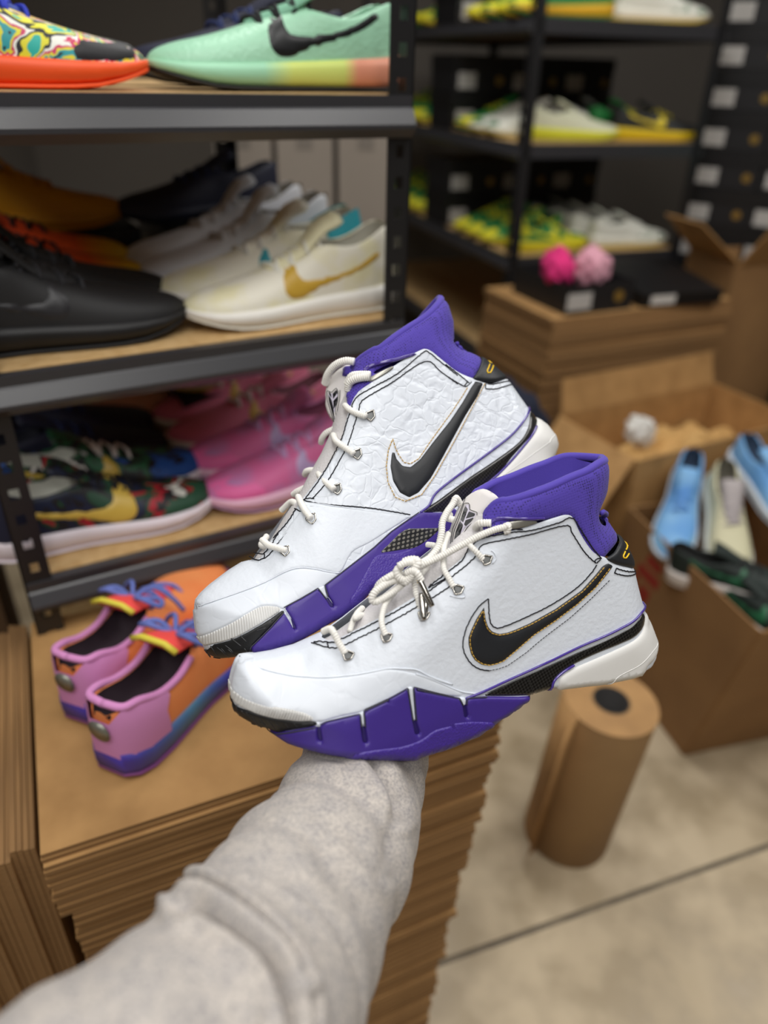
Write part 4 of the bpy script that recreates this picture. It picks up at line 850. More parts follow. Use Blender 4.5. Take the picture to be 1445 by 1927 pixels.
# beige cartons seen through the left rack, dark carton and navy bags between the racks
for k in range(3):
    t = thing('carton', ['beige tall carton seen through the left rack, beside its right post', 'beige tall carton seen through the left rack, between two others', 'beige tall carton seen through the left rack, nearest the navy shoes'][k], 'carton', (.00-.17*k, 2.30-.02*k, 0), 0)
    G().box(-.155, 0, 0, .3, 0, 1.42-.01*k).make('carton_body', mat('beige_card', '9b9186', .8), t)
    G().box(-.10, -.055, -.001, .301, 1.30, 1.4215-.01*k).make('tape_strip', mat('grey_tape', '857d74', .5), t)
for k, (x, y, w_, d_, h_, a) in enumerate(((.10, 1.95, .34, .30, .62, 8), (.02, 2.0, .30, .28, .40, -6))):
    pass
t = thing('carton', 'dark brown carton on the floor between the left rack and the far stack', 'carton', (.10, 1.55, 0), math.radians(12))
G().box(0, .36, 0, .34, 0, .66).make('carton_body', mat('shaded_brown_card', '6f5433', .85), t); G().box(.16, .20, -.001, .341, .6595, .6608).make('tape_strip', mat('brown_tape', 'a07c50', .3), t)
blob('bag', (.26, 1.72, .661), .13, mat('navy_fabric', '141a2e', .9), 'navy fabric bag slumped on the dark brown carton behind the left rack', 'bag', 5, (1.0, .8, .7), .12)
# ------------------------------------------------------------------ black shoe boxes
BB = mat('black_box_card', '17171a', .5); LAB = mat('box_label_white', 'b9b6b2', .6); GOLD = mat('gold_sticker', 'a98a45', .35, metal=.6); LID = mat('black_box_lid', '101012', .45)
def box_proto(w_=.235, d_=.225, h_=.125):
    t = thing('shoe_box', '', 'shoe box')
    G().box(0, w_, .003, d_-.003, 0, h_-.04).make('box_body', BB, t)
    G().box(-.002, w_+.002, 0, d_, h_-.05, h_).make('box_lid', LID, t)
    G().box(.02, .095, .0015, .003, .012, .066).make('box_label', LAB, t)
    G().prism([(w_-.04+.015*math.cos(a), .040+.015*math.sin(a)) for a in np.linspace(0, 2*PI, 20, endpoint=False)], 1, .0015, .003).make('round_sticker', GOLD, t)
    return t
def copy_tree(o, parent=None):
    c = o.copy(); COL.objects.link(c); c.parent = parent
    for ch in list(o.children): copy_tree(ch, c)
    return c
LASTBOX = [None]; bp = box_proto(); used = [False]
def put_box(x, y, z, a, label, group):
    o = bp if not used[0] else copy_tree(bp); used[0] = True
    o.location = (x, y, z); o.rotation_euler = (0, 0, a); o['label'] = label; o['group'] = group; LASTBOX[0] = o
AW = math.radians(-32); dW = np.array([math.cos(AW), math.sin(AW)])
for c in range(5):
    for r in range(16):
        p = np.array([1.12, 3.06])+dW*(.24*c)
        put_box(p[0]+rng.uniform(-.006, .006), p[1], .127*r, AW, 'black shoe box with white label and gold sticker in the tall wall at the right', 'black shoe boxes in the right-hand wall')
for z in (.938, 1.298, 1.648):
    for c in range(3):
        p = P1+d1*(.008+.237*c)+n1*.60
        for r in range(2): put_box(p[0], p[1], z+.127*r, A1, 'black shoe box in the shadow on the back-to-back racks, behind the shoes', 'black shoe boxes on the far centre racks')
bxs = [(-.50, 1.181), (-.22, 1.181), (-.25, .890)]
for k, (s_, z) in enumerate(bxs):
    p = P0+dL*s_+nL*(.49 if k < 2 else .385)
    if k == 2: pass
    put_box(p[0], p[1], z+.0005, ANG, ['black shoe box under the mustard shoes at the back of the middle shelf', 'black shoe box under the navy shoe at the back of the middle shelf', 'black shoe box under the pink and white shoe at the back of the lower shelf'][k], 'black shoe boxes behind the left rack shoes'); LASTBOX[0].scale = (1, 1, .5)
# ================================================================== sneakers on the shelves
SS = np.array([0, .035, .09, .18, .28, .36, .41, .48, .56, .64, .72, .80, .88, .94, .98, 1.0])
HW = np.array([.014, .025, .031, .034, .034, .034, .035, .038, .042, .046, .048, .047, .042, .032, .020, .008])
def tp(high): return np.interp(SS, [0, .035, .09, .18, .28, .36, .41, .48, .56, .64, .72, .80, .88, .94, .98, 1], [.090+high, .094+high, .090+high, .076+high*.8, .072+high*.8, .080+high*.8, .086+high*.5, .080, .071, .063, .056, .050, .046, .041, .036, .030])
ZT = np.interp(SS, [0, .1, .4, .7, .9, 1], [.036, .033, .028, .024, .023, .026])
ZBt = np.interp(SS, [0, .06, .7, .8, .9, 1], [.006, 0, 0, .002, .008, .017])
SWO = (T(front['swoosh'])-[883, 1160])/330*np.array([1, -1])       # the curved tick outline, normalised
def rotp(P, a): c, s_ = math.cos(a), math.sin(a); return P@np.array([[c, -s_], [s_, c]]).T
SWO = rotp(SWO, math.radians(-20)); SWO = SWO-[(SWO[:, 0].min()+SWO[:, 0].max())/2, (SWO[:, 1].min()+SWO[:, 1].max())/2]
def sneaker(key, label, sole, upper, lining, lace, swoosh=None, outsole=None, tongue=None, heel=None, high=0, toe=None, solemat=None, bow=False, sw_scale=1., tonguerim=None, rim=None):
    """sneaker on its sole at the origin, toe towards +x"""
    M = lambda c, r=.6, **k: c if not isinstance(c, str) else mat('shoe_'+c+('_%d' % int(r*10)), c, r, **k)
    t = thing('sneaker', label, 'shoe'); L = .30; X = (SS-.5)*L; TP = tp(high); n = len(SS)
    U, Ln = G(), G()
    rows = []
    for i in range(n):
        z0, z1, w_ = ZT[i]-.004, TP[i], HW[i]
        if .03 < SS[i] < .38:
            half = [(w_, z0), (w_*1.02, z0+.3*(z1-z0)), (w_*.97, z0+.62*(z1-z0)), (w_*.90, z0+.88*(z1-z0)), (w_*.80, z1), (w_*.68, z1-.003), (w_*.66, z0+.025), (0, z0+.014)]
        else:
            h = z1-z0; half = [(w_*math.cos(a)**.75 if a < 1.57 else 0, z0+h*math.sin(a)**.85) for a in np.linspace(0, PI/2, 8)]
        ring = half+[(-y, z) for y, z in half[:-1][::-1]]; rows.append([(X[i], y, z) for y, z in ring])
    k = len(rows[0]); vv = [p for r in rows for p in r]
    fu, fl_ = [], []
    for i in range(n-1):
        op = (.03 < SS[i] < .38) or (.03 < SS[i+1] < .38)
        for j in range(k-1):
            f = (i*k+j, i*k+j+1, (i+1)*k+j+1, (i+1)*k+j); jj = min(j, k-2-j)
            (fl_ if op and jj >= 5 else fu).append(f)
    fu.append(tuple(range(k))[::-1]); fu.append(tuple((n-1)*k+j for j in range(k)))
    def sub(name, vv, ff, m, parent=t):
        us = sorted({i for f in ff for i in f}); mp = {a: b for b, a in enumerate(us)}
        o = obj(name, [vv[i] for i in us], [tuple(mp[i] for i in f) for f in ff], m, parent); return o
    o = sub('upper', vv, fu, M(upper)); md = o.modifiers.new('sub', 'SUBSURF'); md.levels = 1; md.render_levels = 1
    sub('lining', vv, fl_, M(lining, .8))
    # midsole and outsole
    def sl(zt, zb, grow, m, name):
        g = G(); V = []
        for i in range(n):
            w_ = HW[i]+grow; a, b = zb[i], zt[i]; h = b-a
            half = [(0, a), (w_*.85, a), (w_*.98, a+h*.25), (w_*1.0, a+h*.7), (w_*.93, b), (0, b)]
            V += [(X[i]*(1+.012), y, z) for y, z in half+[(-y, z) for y, z in half[1:-1][::-1]]]
        kk = 10; F = [(i*kk+j, i*kk+(j+1) % kk, (i+1)*kk+(j+1) % kk, (i+1)*kk+j) for i in range(n-1) for j in range(kk)]+[tuple(range(kk))[::-1], tuple((n-1)*kk+j for j in range(kk))]
        return g.add(V, F).make(name, m, t, True)
    sl(ZT+.002, ZBt+.004, .0045, solemat or M(sole, .5), 'midsole')
    sl(ZBt+.0045, ZBt, .0030, M(outsole or sole, .6), 'outsole')
    # tongue
    g = G(); V = []; m_ = 11
    xs = np.linspace(.29, .62, m_)
    for q, s_ in enumerate(xs):
        z = np.interp(s_, [.29, .37, .46, .62], [.110+high*.8, .101+high*.8, np.interp(.46, SS, TP)+.0035, np.interp(.62, SS, TP)+.0018]); x = (s_-.5)*L; w_ = np.interp(s_, [.29, .40, .62], [.028, .024, .014])
        V += [(x, -w_, z-.006), (x, -w_*.5, z+.001), (x, w_*.5, z+.001), (x, w_, z-.006), (x+.004, w_*.9, z-.012), (x+.004, -w_*.9, z-.012)]
    F = [(i*6+j, i*6+(j+1) % 6, (i+1)*6+(j+1) % 6, (i+1)*6+j) for i in range(m_-1) for j in range(6)]+[tuple(range(6))[::-1], tuple((m_-1)*6+j for j in range(6))]
    tg = g.add(V, F).make('tongue', M(tongue or upper, .7), t, True)
    if tonguerim:
        G().tube([(x-.001, y, z) for x, y, z in (V[0], V[1], V[2], V[3])], .0035, 8).make('tongue_rim', M(tonguerim), tg, True)
    if rim:
        rp = [rows[i][4] for i in range(1, 6)]; rp = catmull([(rows[1][4][0]-.004, 0, rows[1][4][2]+.001)]+rp, 4); g = G(); g.tube(rp, .0042, 8).tube(rp*[1, -1, 1], .0042, 8); g.make('collar_rim', M(rim, .8), t, True)
        G().lathe([(.0, 0), (.011, 0), (.013, .0015), (.0, .002)], 20).make('heel_badge', mat('silver_badge', '8a8a80', .35, metal=.5), t, True)
        bo_ = bpy.data.objects['heel_badge'] if 'heel_badge' in bpy.data.objects else None
        if bo_: bo_.rotation_euler = (0, -PI/2, 0); bo_.location = (X[0]-.004, 0, .068)
    # laces: bars across the throat
    g = G()
    for q in range(7):
        s_ = .405+.034*q; z = np.interp(s_, SS, TP)+.0035; x = (s_-.5)*L; sgn = 1 if q % 2 else -1; w_ = .021
        g.tube(catmull([(x-.004*sgn, -w_, z-.010), (x-.003*sgn, -.010, z), (x+.003*sgn, .010, z), (x+.004*sgn, w_, z-.010)], 4), .0026, 6)
    if bow:
        x = (.40-.5)*L; z = np.interp(.40, SS, TP)+.007
        for s_ in (-1, 1):
            g.tube(catmull([(x, 0, z), (x-.012, s_*.022, z+.016), (x-.004, s_*.042, z+.004), (x+.010, s_*.030, z+.002), (x, 0, z)], 5), .0032, 6)
            g.tube(catmull([(x, 0, z), (x+.02, s_*.014, z+.008), (x+.03, s_*.034, z-.010), (x+.035, s_*.045, z-.030)], 5), .0028, 6)
    g.make('laces', M(lace, .8), t, True)
    # side surface for the tick and overlays
    def yat(x, z):
        s_ = x/L+.5; w_ = np.interp(s_, SS, HW); z1 = np.interp(s_, SS, TP); z0 = np.interp(s_, SS, ZT)-.004; r = np.clip((z-z0)/(z1-z0), 0, .995)
        return w_*np.where(s_ < .39, 1.0+.02-.12*r*r, np.cos(np.arcsin(r**(1/.85)))**.75)
    def side(name, P, m, th=.0022, both=True):
        P = resample(np.vstack([P, P[:1]]), .004)[:-1]; lo, hi = P.min(0), P.max(0)
        gx, gy = np.meshgrid(np.arange(lo[0], hi[0], .005), np.arange(lo[1], hi[1], .005)); q = np.c_[gx.ravel(), gy.ravel()]; q = q[inpoly(q, P)]; lp = np.vstack([P, P[:1]])
        if len(q): q = q[pdist(q, lp) > .0018]
        res = delaunay_2d_cdt([Vector(p*1000) for p in np.vstack([P, q])], [], [list(range(len(P)))], 1, 1e-5)
        V = np.array([tuple(v) for v in res[0]])/1000; d = pdist(V, lp); Y = yat(V[:, 0], V[:, 1])-.0008+th*quarter(d/.003)
        F = [tuple(f) for f in res[2]]
        for s_ in (1, -1): G().add(np.c_[V[:, 0], Y*s_, V[:, 1]], F).make(name, m, t, True)
    if swoosh:
        P = SWO*np.array([-1, 1])*.135*sw_scale*np.array([1, .95]); P = np.c_[-P[:, 0], P[:, 1]]
        P = np.c_[-P[:, 0], P[:, 1]]+[-.045, .056]
        side('swoosh', P, M(swoosh, .4))
    if toe:
        P = np.array([(.140, .030), (.146, .034), (.135, .042), (.11, .047), (.085, .047), (.07, .036), (.072, .026), (.11, .026)]); side('toe_overlay', P, M(toe, .6), .0015)
    if heel:
        hv = []; 
        for i in range(4):
            for (x, y, z) in rows[i][:5]+rows[i][-5:]: hv.append((x-.0022+(.010 if i == 3 and z > .06 else 0), y*1.05+math.copysign(.0012, y), z))
        hf = [(i*10+j_, i*10+j_+1, (i+1)*10+j_+1, (i+1)*10+j_) for i in range(3) for j_ in (0, 1, 2, 3, 5, 6, 7, 8)]+[(0, 1, 2, 3, 4, 5, 6, 7, 8, 9)]
        obj('heel_counter', hv, hf, M(heel, .6), t)
    return t
protos = {}
def place(key, pos, z, ang, label, group=None, scale=1.0, roll=0, pitch=0):
    o = protos[key]
    if o.get('used'): o = copy_tree(o)
    o['used'] = 1
    o.location = (pos[0], pos[1], z+.001); o.rotation_euler = (roll, pitch, ang); o.scale = (scale,)*3; o['label'] = label
    if group: o['group'] = group
    elif 'group' in o: del o['group']
    return o
def P_(key, **k): protos[key] = sneaker(key, key, **k)
# materials with their own patterns
MINT = mat('mint_scaled_fabric', 'a6dcbb', .45, bump=('voronoi', 190, .6, .001)); 
def grad(name, stops, axis=0, rough=.5):
    m = mat(name, 'ffffff', rough); N, L, b = nodes_of(m); tc = N.new('ShaderNodeTexCoord'); sp = N.new('ShaderNodeSeparateXYZ'); L.new(tc.outputs['Object'], sp.inputs[0])
    mr = N.new('ShaderNodeMapRange'); mr.inputs[1].default_value = -.15; mr.inputs[2].default_value = .15; L.new(sp.outputs[axis], mr.inputs[0])
    r = N.new('ShaderNodeValToRGB'); el = r.color_ramp.elements
    while len(el) < len(stops): el.new(.5)
    for e_, (p, c) in zip(el, stops): e_.position = p; e_.color = lin(c)
    L.new(mr.outputs[0], r.inputs[0]); L.new(r.outputs[0], b.inputs['Base Color']); return m
MSOLE = grad('mint_yellow_salmon_sole', [(0, 'f0a285'), (.22, 'f0a285'), (.28, 'd8e87e'), (.5, 'd8e87e'), (.62, 'a3dcb8'), (1, 'a3dcb8')])
def multi(name, cols, scale, rough=.5, base=None):
    m = mat(name, 'ffffff', rough); N, L, b = nodes_of(m); tc = N.new('ShaderNodeTexCoord'); n = N.new('ShaderNodeTexNoise'); n.inputs['Scale'].default_value = scale; n.inputs['Detail'].default_value = 3; n.inputs['Distortion'].default_value = 1.5
    L.new(tc.outputs['Object'], n.inputs['Vector']); r = N.new('ShaderNodeValToRGB'); r.color_ramp.interpolation = 'CONSTANT'; el = r.color_ramp.elements
    while len(el) < len(cols): el.new(.5)
    for i, (e_, c) in enumerate(zip(el, cols)): e_.position = .30+.42*i/len(cols) if i else 0; e_.color = lin(c)
    L.new(n.outputs[0], r.inputs[0]); L.new(r.outputs[0], b.inputs['Base Color']); return m
TIE = multi('tie_dye_fabric', ['10131a', '22b5a8', 'e8e02a', '16181e', 'f3f3ea', 'd23a6a', 'e8e02a', '2aa0a8', '16181e', '14161c'], 20)
FIRE = grad('red_yellow_fade_fabric', [(0, '1a1512'), (.35, '2a1a14'), (.5, 'd84a20'), (.75, 'e0561f'), (.92, 'e8b820'), (1, 'e8c020')])
ORG = mat('orange_mesh_fabric', 'f59a5c', .8, noise=(14, 'f0864a', .35, .7))
CREAM = mat('cream_white_leather', 'ece8d8', .5, noise=(22, 'e9e3bd', .45, .6))
P_('mint', sole='a3dcb8', solemat=MSOLE, upper=MINT, lining='8fbfa2', lace='15171a', swoosh='1a1c1e', outsole='1a1a1a', tongue='7fb89a', sw_scale=1.12)
P_('tie', sole='fb5a20', upper=TIE, lining='16161a', lace='2a3bb8', outsole='fb5a20', toe='17171b', tongue='24409a', heel='17171b')
P_('navy', sole='20263c', upper='171b33', lining='0e1020', lace='23305f', outsole='101218')
P_('peach', sole='d8b090', upper='d9a888', lining='8a5a48', lace='e0c0a0', outsole='c09070')
P_('white', sole='efece4', upper=CREAM, lining='b9b6a8', lace='e8e6da', swoosh='c9a23c', outsole='e6e2d6', tongue='e9e3bd', high=.022, sw_scale=1.15)
P_('whiteteal', sole='efece4', upper=CREAM, lining='b9b6a8', lace='d8d6ce', swoosh='2a98a8', outsole='e6e2d6', heel='2a98a8', high=.022)
P_('grey', sole='dfe0e4', upper='d4d6dc', lining='8a8478', lace='c9c9cc', outsole='d6d8de', high=.03)
P_('black', sole='141416', upper='1d1d1f', lining='0e0e10', lace='2a2a2e', outsole='101012', swoosh='2c2c30', high=.02)
P_('fire', sole='e8b820', upper=FIRE, lining='141414', lace='141414', outsole='2a2018')
P_('mustard', sole='c88c14', upper='d2920e', lining='8a5c10', lace='c07c10', outsole='c88c14', high=.02)
P_('multi', sole='ece2ea', upper=multi('mismatched_panels', ['17181c', '16233f', '17181c', '1e4a34', 'a81c2c', '17181c', 'd8d8d0'], 15), lining='c8c8be', lace='16161a', swoosh='d8b850', outsole='e4dae2', toe='1e4a34', heel='1b2038', high=.012, sw_scale=1.3)
P_('multi2', sole='ece2ea', upper=multi('mismatched_panels_light', ['e6e4dc', '17181c', '23603e', '17181c', '1f52a0', '17181c'], 14), lining='c8c8be', lace='e6e4e0', swoosh='d8b850', outsole='e4dae2', toe='1f52a0', high=.004)
P_('pink', sole='e9b8d0', upper=mat('pink_mauve_mesh', 'd86aa0', .6, noise=(20, 'c080b4', .4, .65)), lining='80405c', lace='c8a0d0', outsole='c8a0c4', toe='e86aa8', swoosh='b8a0cc')
P_('pinkw', sole='e8e2da', upper='d87a98', lining='80505c', lace='d8d4d0', outsole='e0dcd0', toe='e07a9c', swoosh='d0b060')
P_('orange', sole='5a50b0', upper=ORG, lining='2a1c26', lace='6878c0', outsole='8a4a8c', tongue='ff5650', heel='d890c8', bow=True, rim='d890c8', tonguerim='e8d84a', solemat=grad('purple_teal_sole', [(0, '4a3aa0'), (.3, '4a7a9a'), (.5, '3a3aa8'), (1, '8a4a8c')]))
P_('green', sole='d8c81c', upper=mat('green_knit', '1f7a3c', .7, noise=(16, 'd8d01c', .52, .58)), lining='123a20', lace='d8d020', outsole='c8b818', swoosh='e0d81c')
P_('greenp', sole='e0b020', upper='22853e', lining='123a20', lace='e0d81c', outsole='22853e', toe='e8e020')
P_('blackyel', sole='e8c810', upper='1d1f1e', lining='101010', lace='c8b818', outsole='e8c810', swoosh='e8d020', toe='26282a')
P_('cream', sole='e6e83c', upper='e4e6c8', lining='a8a898', lace='e8e8e0', outsole='d0d040')
P_('whitegreen', sole='e8e6d8', upper=mat('white_green_leather', 'dcdcd0', .6, noise=(14, '2a6a40', .60, .66)), lining='a0a098', lace='d0d0c8', outsole='d8c030')
P_('greyg', sole='b0b2b0', upper='9aa09c', lining='606460', lace='8a908c', outsole='b0b2b0')
P_('teal', sole='6ac8bc', upper='54c0b0', lining='2a6a60', lace='70d0c0', outsole='d0d0c8')
P_('blue', sole='dfe6ee', upper=mat('sky_blue_mesh', '6aa4e0', .7, noise=(16, '88bce8', .4, .65)), lining='2a3c54', lace='5a94dc', outsole='cfd8e0', toe='7ab0d8')
P_('sage', sole='dcdcd0', upper='cfcaa8', lining='605c50', lace='b8b0b0', outsole='c8c8bc', tongue='b0a8a8')
P_('darkgreen', sole='d8cfc8', upper='182420', lining='101010', lace='1c1c1c', outsole='b8a898', swoosh='2a6a48')
def L_pos(s_, i): return P0+dL*s_+nL*i
AL, AR = ANG+PI, ANG
def j(a=.03): return rng.uniform(-a, a)
def LT(pxx, i, z, sg, sc):
    """place on shelf row i so that the toe reaches a given picture column"""
    lo, hi = -1.0, .6
    for _ in range(40):
        m_ = (lo+hi)/2; p = L_pos(m_+sg*.152*sc, i); d = np.array([p[0], p[1], z+.03])-CAM; x = CX+FPX*(d@RT)/(d@FWD)
        if x < pxx: lo = m_
        else: hi = m_
    return L_pos(min(m_, .022-.152*sc), i)
def row(key, pxx, i, z, right, label, sc=1.08, dz=0):
    sg = 1 if right else -1
    return place(key, LT(pxx, i, z, sg, sc), z+dz, AR if right else AL, label, scale=sc)
z = 1.471
row('mint', 278, .095, z, 0, 'mint green shoe with black swoosh, nearest the right post on the top shelf', 1.10)
row('tie', 274, .085, z, 1, 'tie-dyed black shoe with orange sole at the left of the top shelf', 1.06)
row('navy', 262, .25, z, 0, 'navy shoe behind the mint green shoe on the top shelf')
row('peach', 250, .25, z, 1, 'peach shoe behind the tie-dyed shoe on the top shelf')
z = 1.181
row('white', 352, .085, z, 0, 'cream white shoe with gold swoosh at the front of the middle shelf', 1.08)
row('whiteteal', 345, .200, z, 0, 'cream white shoe with teal details, second from the front on the middle shelf', 1.1)
row('grey', 300, .315, z, 0, 'pale grey shoe just behind the white shoe with teal details', 1.1)
row('grey', 282, .425, z, 0, 'pale grey shoe in front of the dark navy shoe, farther of the two grey ones', 1.1, .002)
row('black', 350, .100, z, 1, 'all black shoe at the front left of the middle shelf', 1.15)
row('black', 318, .220, z, 1, 'all black shoe behind the front black shoe on the middle shelf', 1.15)
row('fire', 270, .335, z, 1, 'black shoe fading to red and yellow, nearer of its pair on the middle shelf', 1.1)
row('fire', 240, .440, z, 1, 'black shoe fading to red and yellow, farther of its pair on the middle shelf', 1.1, .01)
row('mustard', 246, .55, z, 1, 'mustard yellow shoe on a low black box at the back left of the middle shelf', 1.05, .064)
row('navy', 250, .54, z, 0, 'dark navy shoe on a black box at the back of the middle shelf', 1.05, .064)
z = .890
row('multi', 402, .092, z, 1, 'mismatched dark shoe with large gold swoosh at the front of the lower shelf', 1.10)
row('multi2', 388, .200, z, 1, 'mismatched shoe with blue and green panels behind the gold-swoosh one', 1.10)
row('navy', 312, .312, z, 1, 'navy blue shoe directly behind the mismatched pair')
row('navy', 288, .42, z, 1, 'navy blue shoe behind another navy one on the lower shelf')
row('peach', 330, .50, z, 1, 'peach shoe at the back of the lower shelf, behind the navy ones')
row('pink', 388, .085, z, 0, 'bright pink shoe with lilac laces at the front of the lower shelf', 1.1)
row('pink', 390, .200, z, 0, 'magenta pink shoe, second from the front on the lower shelf', 1.1)
row('pinkw', 338, .312, z, 0, 'pink shoe with white sole and gold trim, third on the lower shelf')
row('pinkw', 328, .420, z, 0, 'pink shoe with white sole, farther from the front than its gold-trimmed twin')
row('whitegreen', 480, .455, z, 0, 'white and green shoe on a black box at the back right of the lower shelf', 1.0, .064)
# orange pair on the stack
h0, tt_ = onz(222, 1452, ZS)[:2], onz(470, 1178, ZS)[:2]; dd = tt_-h0; dd /= np.linalg.norm(dd); aO = math.atan2(dd[1], dd[0])
place('orange', h0+dd*.162, ZS, aO, 'orange running shoe with blue laces and purple sole, nearer of the pair on cardboard', scale=1.12)
h1 = onz(148, 1352, ZS)[:2]
place('orange', h1+dd*.155, ZS, aO+.05, 'orange running shoe with blue laces and purple sole, farther of the pair on cardboard', scale=1.08)
# far centre racks, back to back: left-facing row and right-facing row
def Rp(u, v): return P1+d1*u+n1*v
S_ = 1.12
place('blackyel', Rp(.60, .12), 1.2965, A1-.25, 'black shoe with yellow sole at the right end of the far racks', scale=S_)
place('cream', Rp(.27, .14), 1.2965, A1-.15, 'cream shoe with lime sole beside the post of the far racks', scale=S_)
place('greenp', Rp(.56, .255), 1.2965, A1+.1, 'green and yellow shoe just behind the black and yellow one', scale=S_)
place('greyg', Rp(.52, .38), 1.2965, A1+.1, 'grey shoe behind the green one on the upper far shelf', scale=S_)
for k_ in range(4): place('whitegreen' if k_ < 3 else 'greyg', Rp(.55-.02*k_, .10+.120*k_), .9365, A1, ['white shoe nearest the front in the white row of the far racks', 'white shoe second in the white row of the far racks', 'white shoe third in the white row of the far racks', 'grey shoe farthest back in the white row of the far racks'][k_], scale=S_)
for k_, (s_, key, lab) in enumerate([(.14, 'greenp', 'green shoe with yellow sole, left on the topmost far shelf'), (.54, 'whitegreen', 'white shoe at the right of the topmost far shelf')]):
    place(key, Rp(s_, .10+.02*k_), 1.6465, A1+(-.2 if k_ else 2.9), lab, scale=S_)
place('greenp', Rp(.54, .26), 1.6465, A1-.1, 'green shoe behind the white one on the topmost far shelf', scale=S_)
place('green', Rp(.20, .10), .9365, A1+.05, 'green shoe with yellow toe beside the post, left of the white row', scale=S_)
for k_ in [q for q in range(11) if not .53 < .235+.121*q < .90]:
    place('green', Rp(.165, .235+.121*k_), .9365, A1+PI, 'green and yellow shoe in the row along the lower shelf of the left-facing far rack', 'green shoes on the lower shelf of the far rack', scale=S_)
keys = ['whitegreen', 'whitegreen', 'greenp', 'green', 'greenp', 'green', 'green', 'greenp', 'green', 'green']
labs = ['white and green shoe behind the cream one, nearer of two', 'white and green shoe behind the cream one, farther of two']
for k_, key in enumerate(keys):
    if .53 < .28+.121*k_ < .90: continue
    place(key, Rp(.165, .28+.121*k_), 1.2965, A1+PI, labs[k_] if k_ < 2 else 'green and yellow shoe farther back on the upper shelf of the left-facing far rack', None if k_ < 2 else 'green shoes on the upper shelf of the far rack', scale=S_)
for k_ in [q for q in range(8) if not .53 < .25+.121*q < .90]: place('greenp' if k_ % 2 else 'green', Rp(.165, .25+.121*k_), 1.6465, A1+PI, 'green shoe on the topmost shelf of the left-facing far rack', 'green shoes on the topmost shelf of the far rack', scale=S_)
# teal pair in front of the black boxes, on two boxes
tq = atd(1395, 150, 2.05); tq2 = atd(1395, 185, 1.95)
# shelf bracket for them
bx = np.array([1.12, 3.06])+dW*.62; nW = np.array([-dW[1], dW[0]])
for c in range(2):
    for r in range(9):
        p = bx+dW*(.24*c)-nW*.26
        put_box(p[0], p[1], .127*r, AW, 'black shoe box stacked in front of the right-hand wall, below the teal shoes', 'black shoe boxes below the teal shoes')
cc = bx+dW*.17-nW*.17
place('teal', cc, 1.1435, AW+2.6, 'teal shoe, nearer one, on the front stack of black boxes')
place('teal', cc+dW*.11+nW*.05, 1.1435, AW+2.6, 'teal shoe, farther one, on the front stack of black boxes')
# open black box with pink slippers and its lid, on the far stack
def Fp(u, v): c, s_ = math.cos(aF), math.sin(aF); return np.array([f0[0]+u*c-v*s_, f0[1]+u*s_+v*c])
t = thing('shoe_box', 'open black shoe box with white label holding pink socks, on the far stack', 'shoe box', (*Fp(.06, .02), ZF), aF)
g = G(); g.box(0, .25, 0, .003, 0, .09).box(0, .25, .297, .30, 0, .09).box(0, .003, .003, .297, 0, .09).box(.247, .25, .003, .297, 0, .09).box(.003, .247, .003, .297, 0, .003); g.make('box_body', BB, t)
G().box(.0, .09, -.0015, 0, .015, .065).make('box_label', LAB, t)
G().prism([(.195+.018*math.cos(a), .045+.018*math.sin(a)) for a in np.linspace(0, 2*PI, 20, endpoint=False)], 1, -.0015, 0).make('round_sticker', GOLD, t)
t = thing('box_lid', 'black shoe box lid with white label lying beside the open box on the far stack', 'box lid', (*Fp(.345, .01), ZF+.002), aF-.1)
t.rotation_euler = (math.radians(6), 0, aF-.12)
G().box(0, .30, 0, .33, 0, .04).make('lid_top', LID, t); G().box(.03, .12, -.0015, 0, .008, .036).make('box_label', mat('bright_label', 'dcdad6', .6), t)
bl = Fp(.105, .15); br = Fp(.225, .14)
blob('pink_sock', (bl[0], bl[1], ZF+.040), .052, mat('hot_pink_knit', 'e0307c', .9, bump=('noise', 90, .4, .003)), 'hot pink sock bundle at the left in the open black box', 'socks', 11, (.9, 1.4, 1.15), .16)
blob('pink_sock', (br[0], br[1], ZF+.040), .055, mat('pale_pink_knit', 'dca0b0', .9, bump=('noise', 90, .4, .003)), 'pale pink sock bundle at the right in the open black box', 'socks', 12, (1.0, 1.3, 1.1), .14)
# shoes heaped in the near right-hand carton
for key, px, z, a, pt_, lab in (('blue', (1285, 935), .50, 247, -.5, 'sky blue shoe pointing down at the left of the near carton'), ('sage', (1370, 960), .50, 262, -.45, 'pale sage shoe with grey laces between the two blue shoes'),
        ('blue', (1450, 900), .53, 285, -.3, 'sky blue shoe cut by the right edge of the picture'), ('darkgreen', (1400, 1075), .44, 335, .1, 'dark green shoe lying under the sage one in the near carton'),
        ('darkgreen', (1455, 1150), .40, 300, .15, 'dark green shoe with pale sole low in the near carton')):
    p = onz(px[0], px[1], z+.06); place(key, p[:2], z, math.radians(a), lab, pitch=-pt_*.8, scale=1.08)
for o in protos.values():
    if not o.get('used'):
        for ch in [c for c in o.children_recursive]+[o]: bpy.data.objects.remove(ch)
for o in bpy.data.objects:
    if 'used' in o: del o['used']
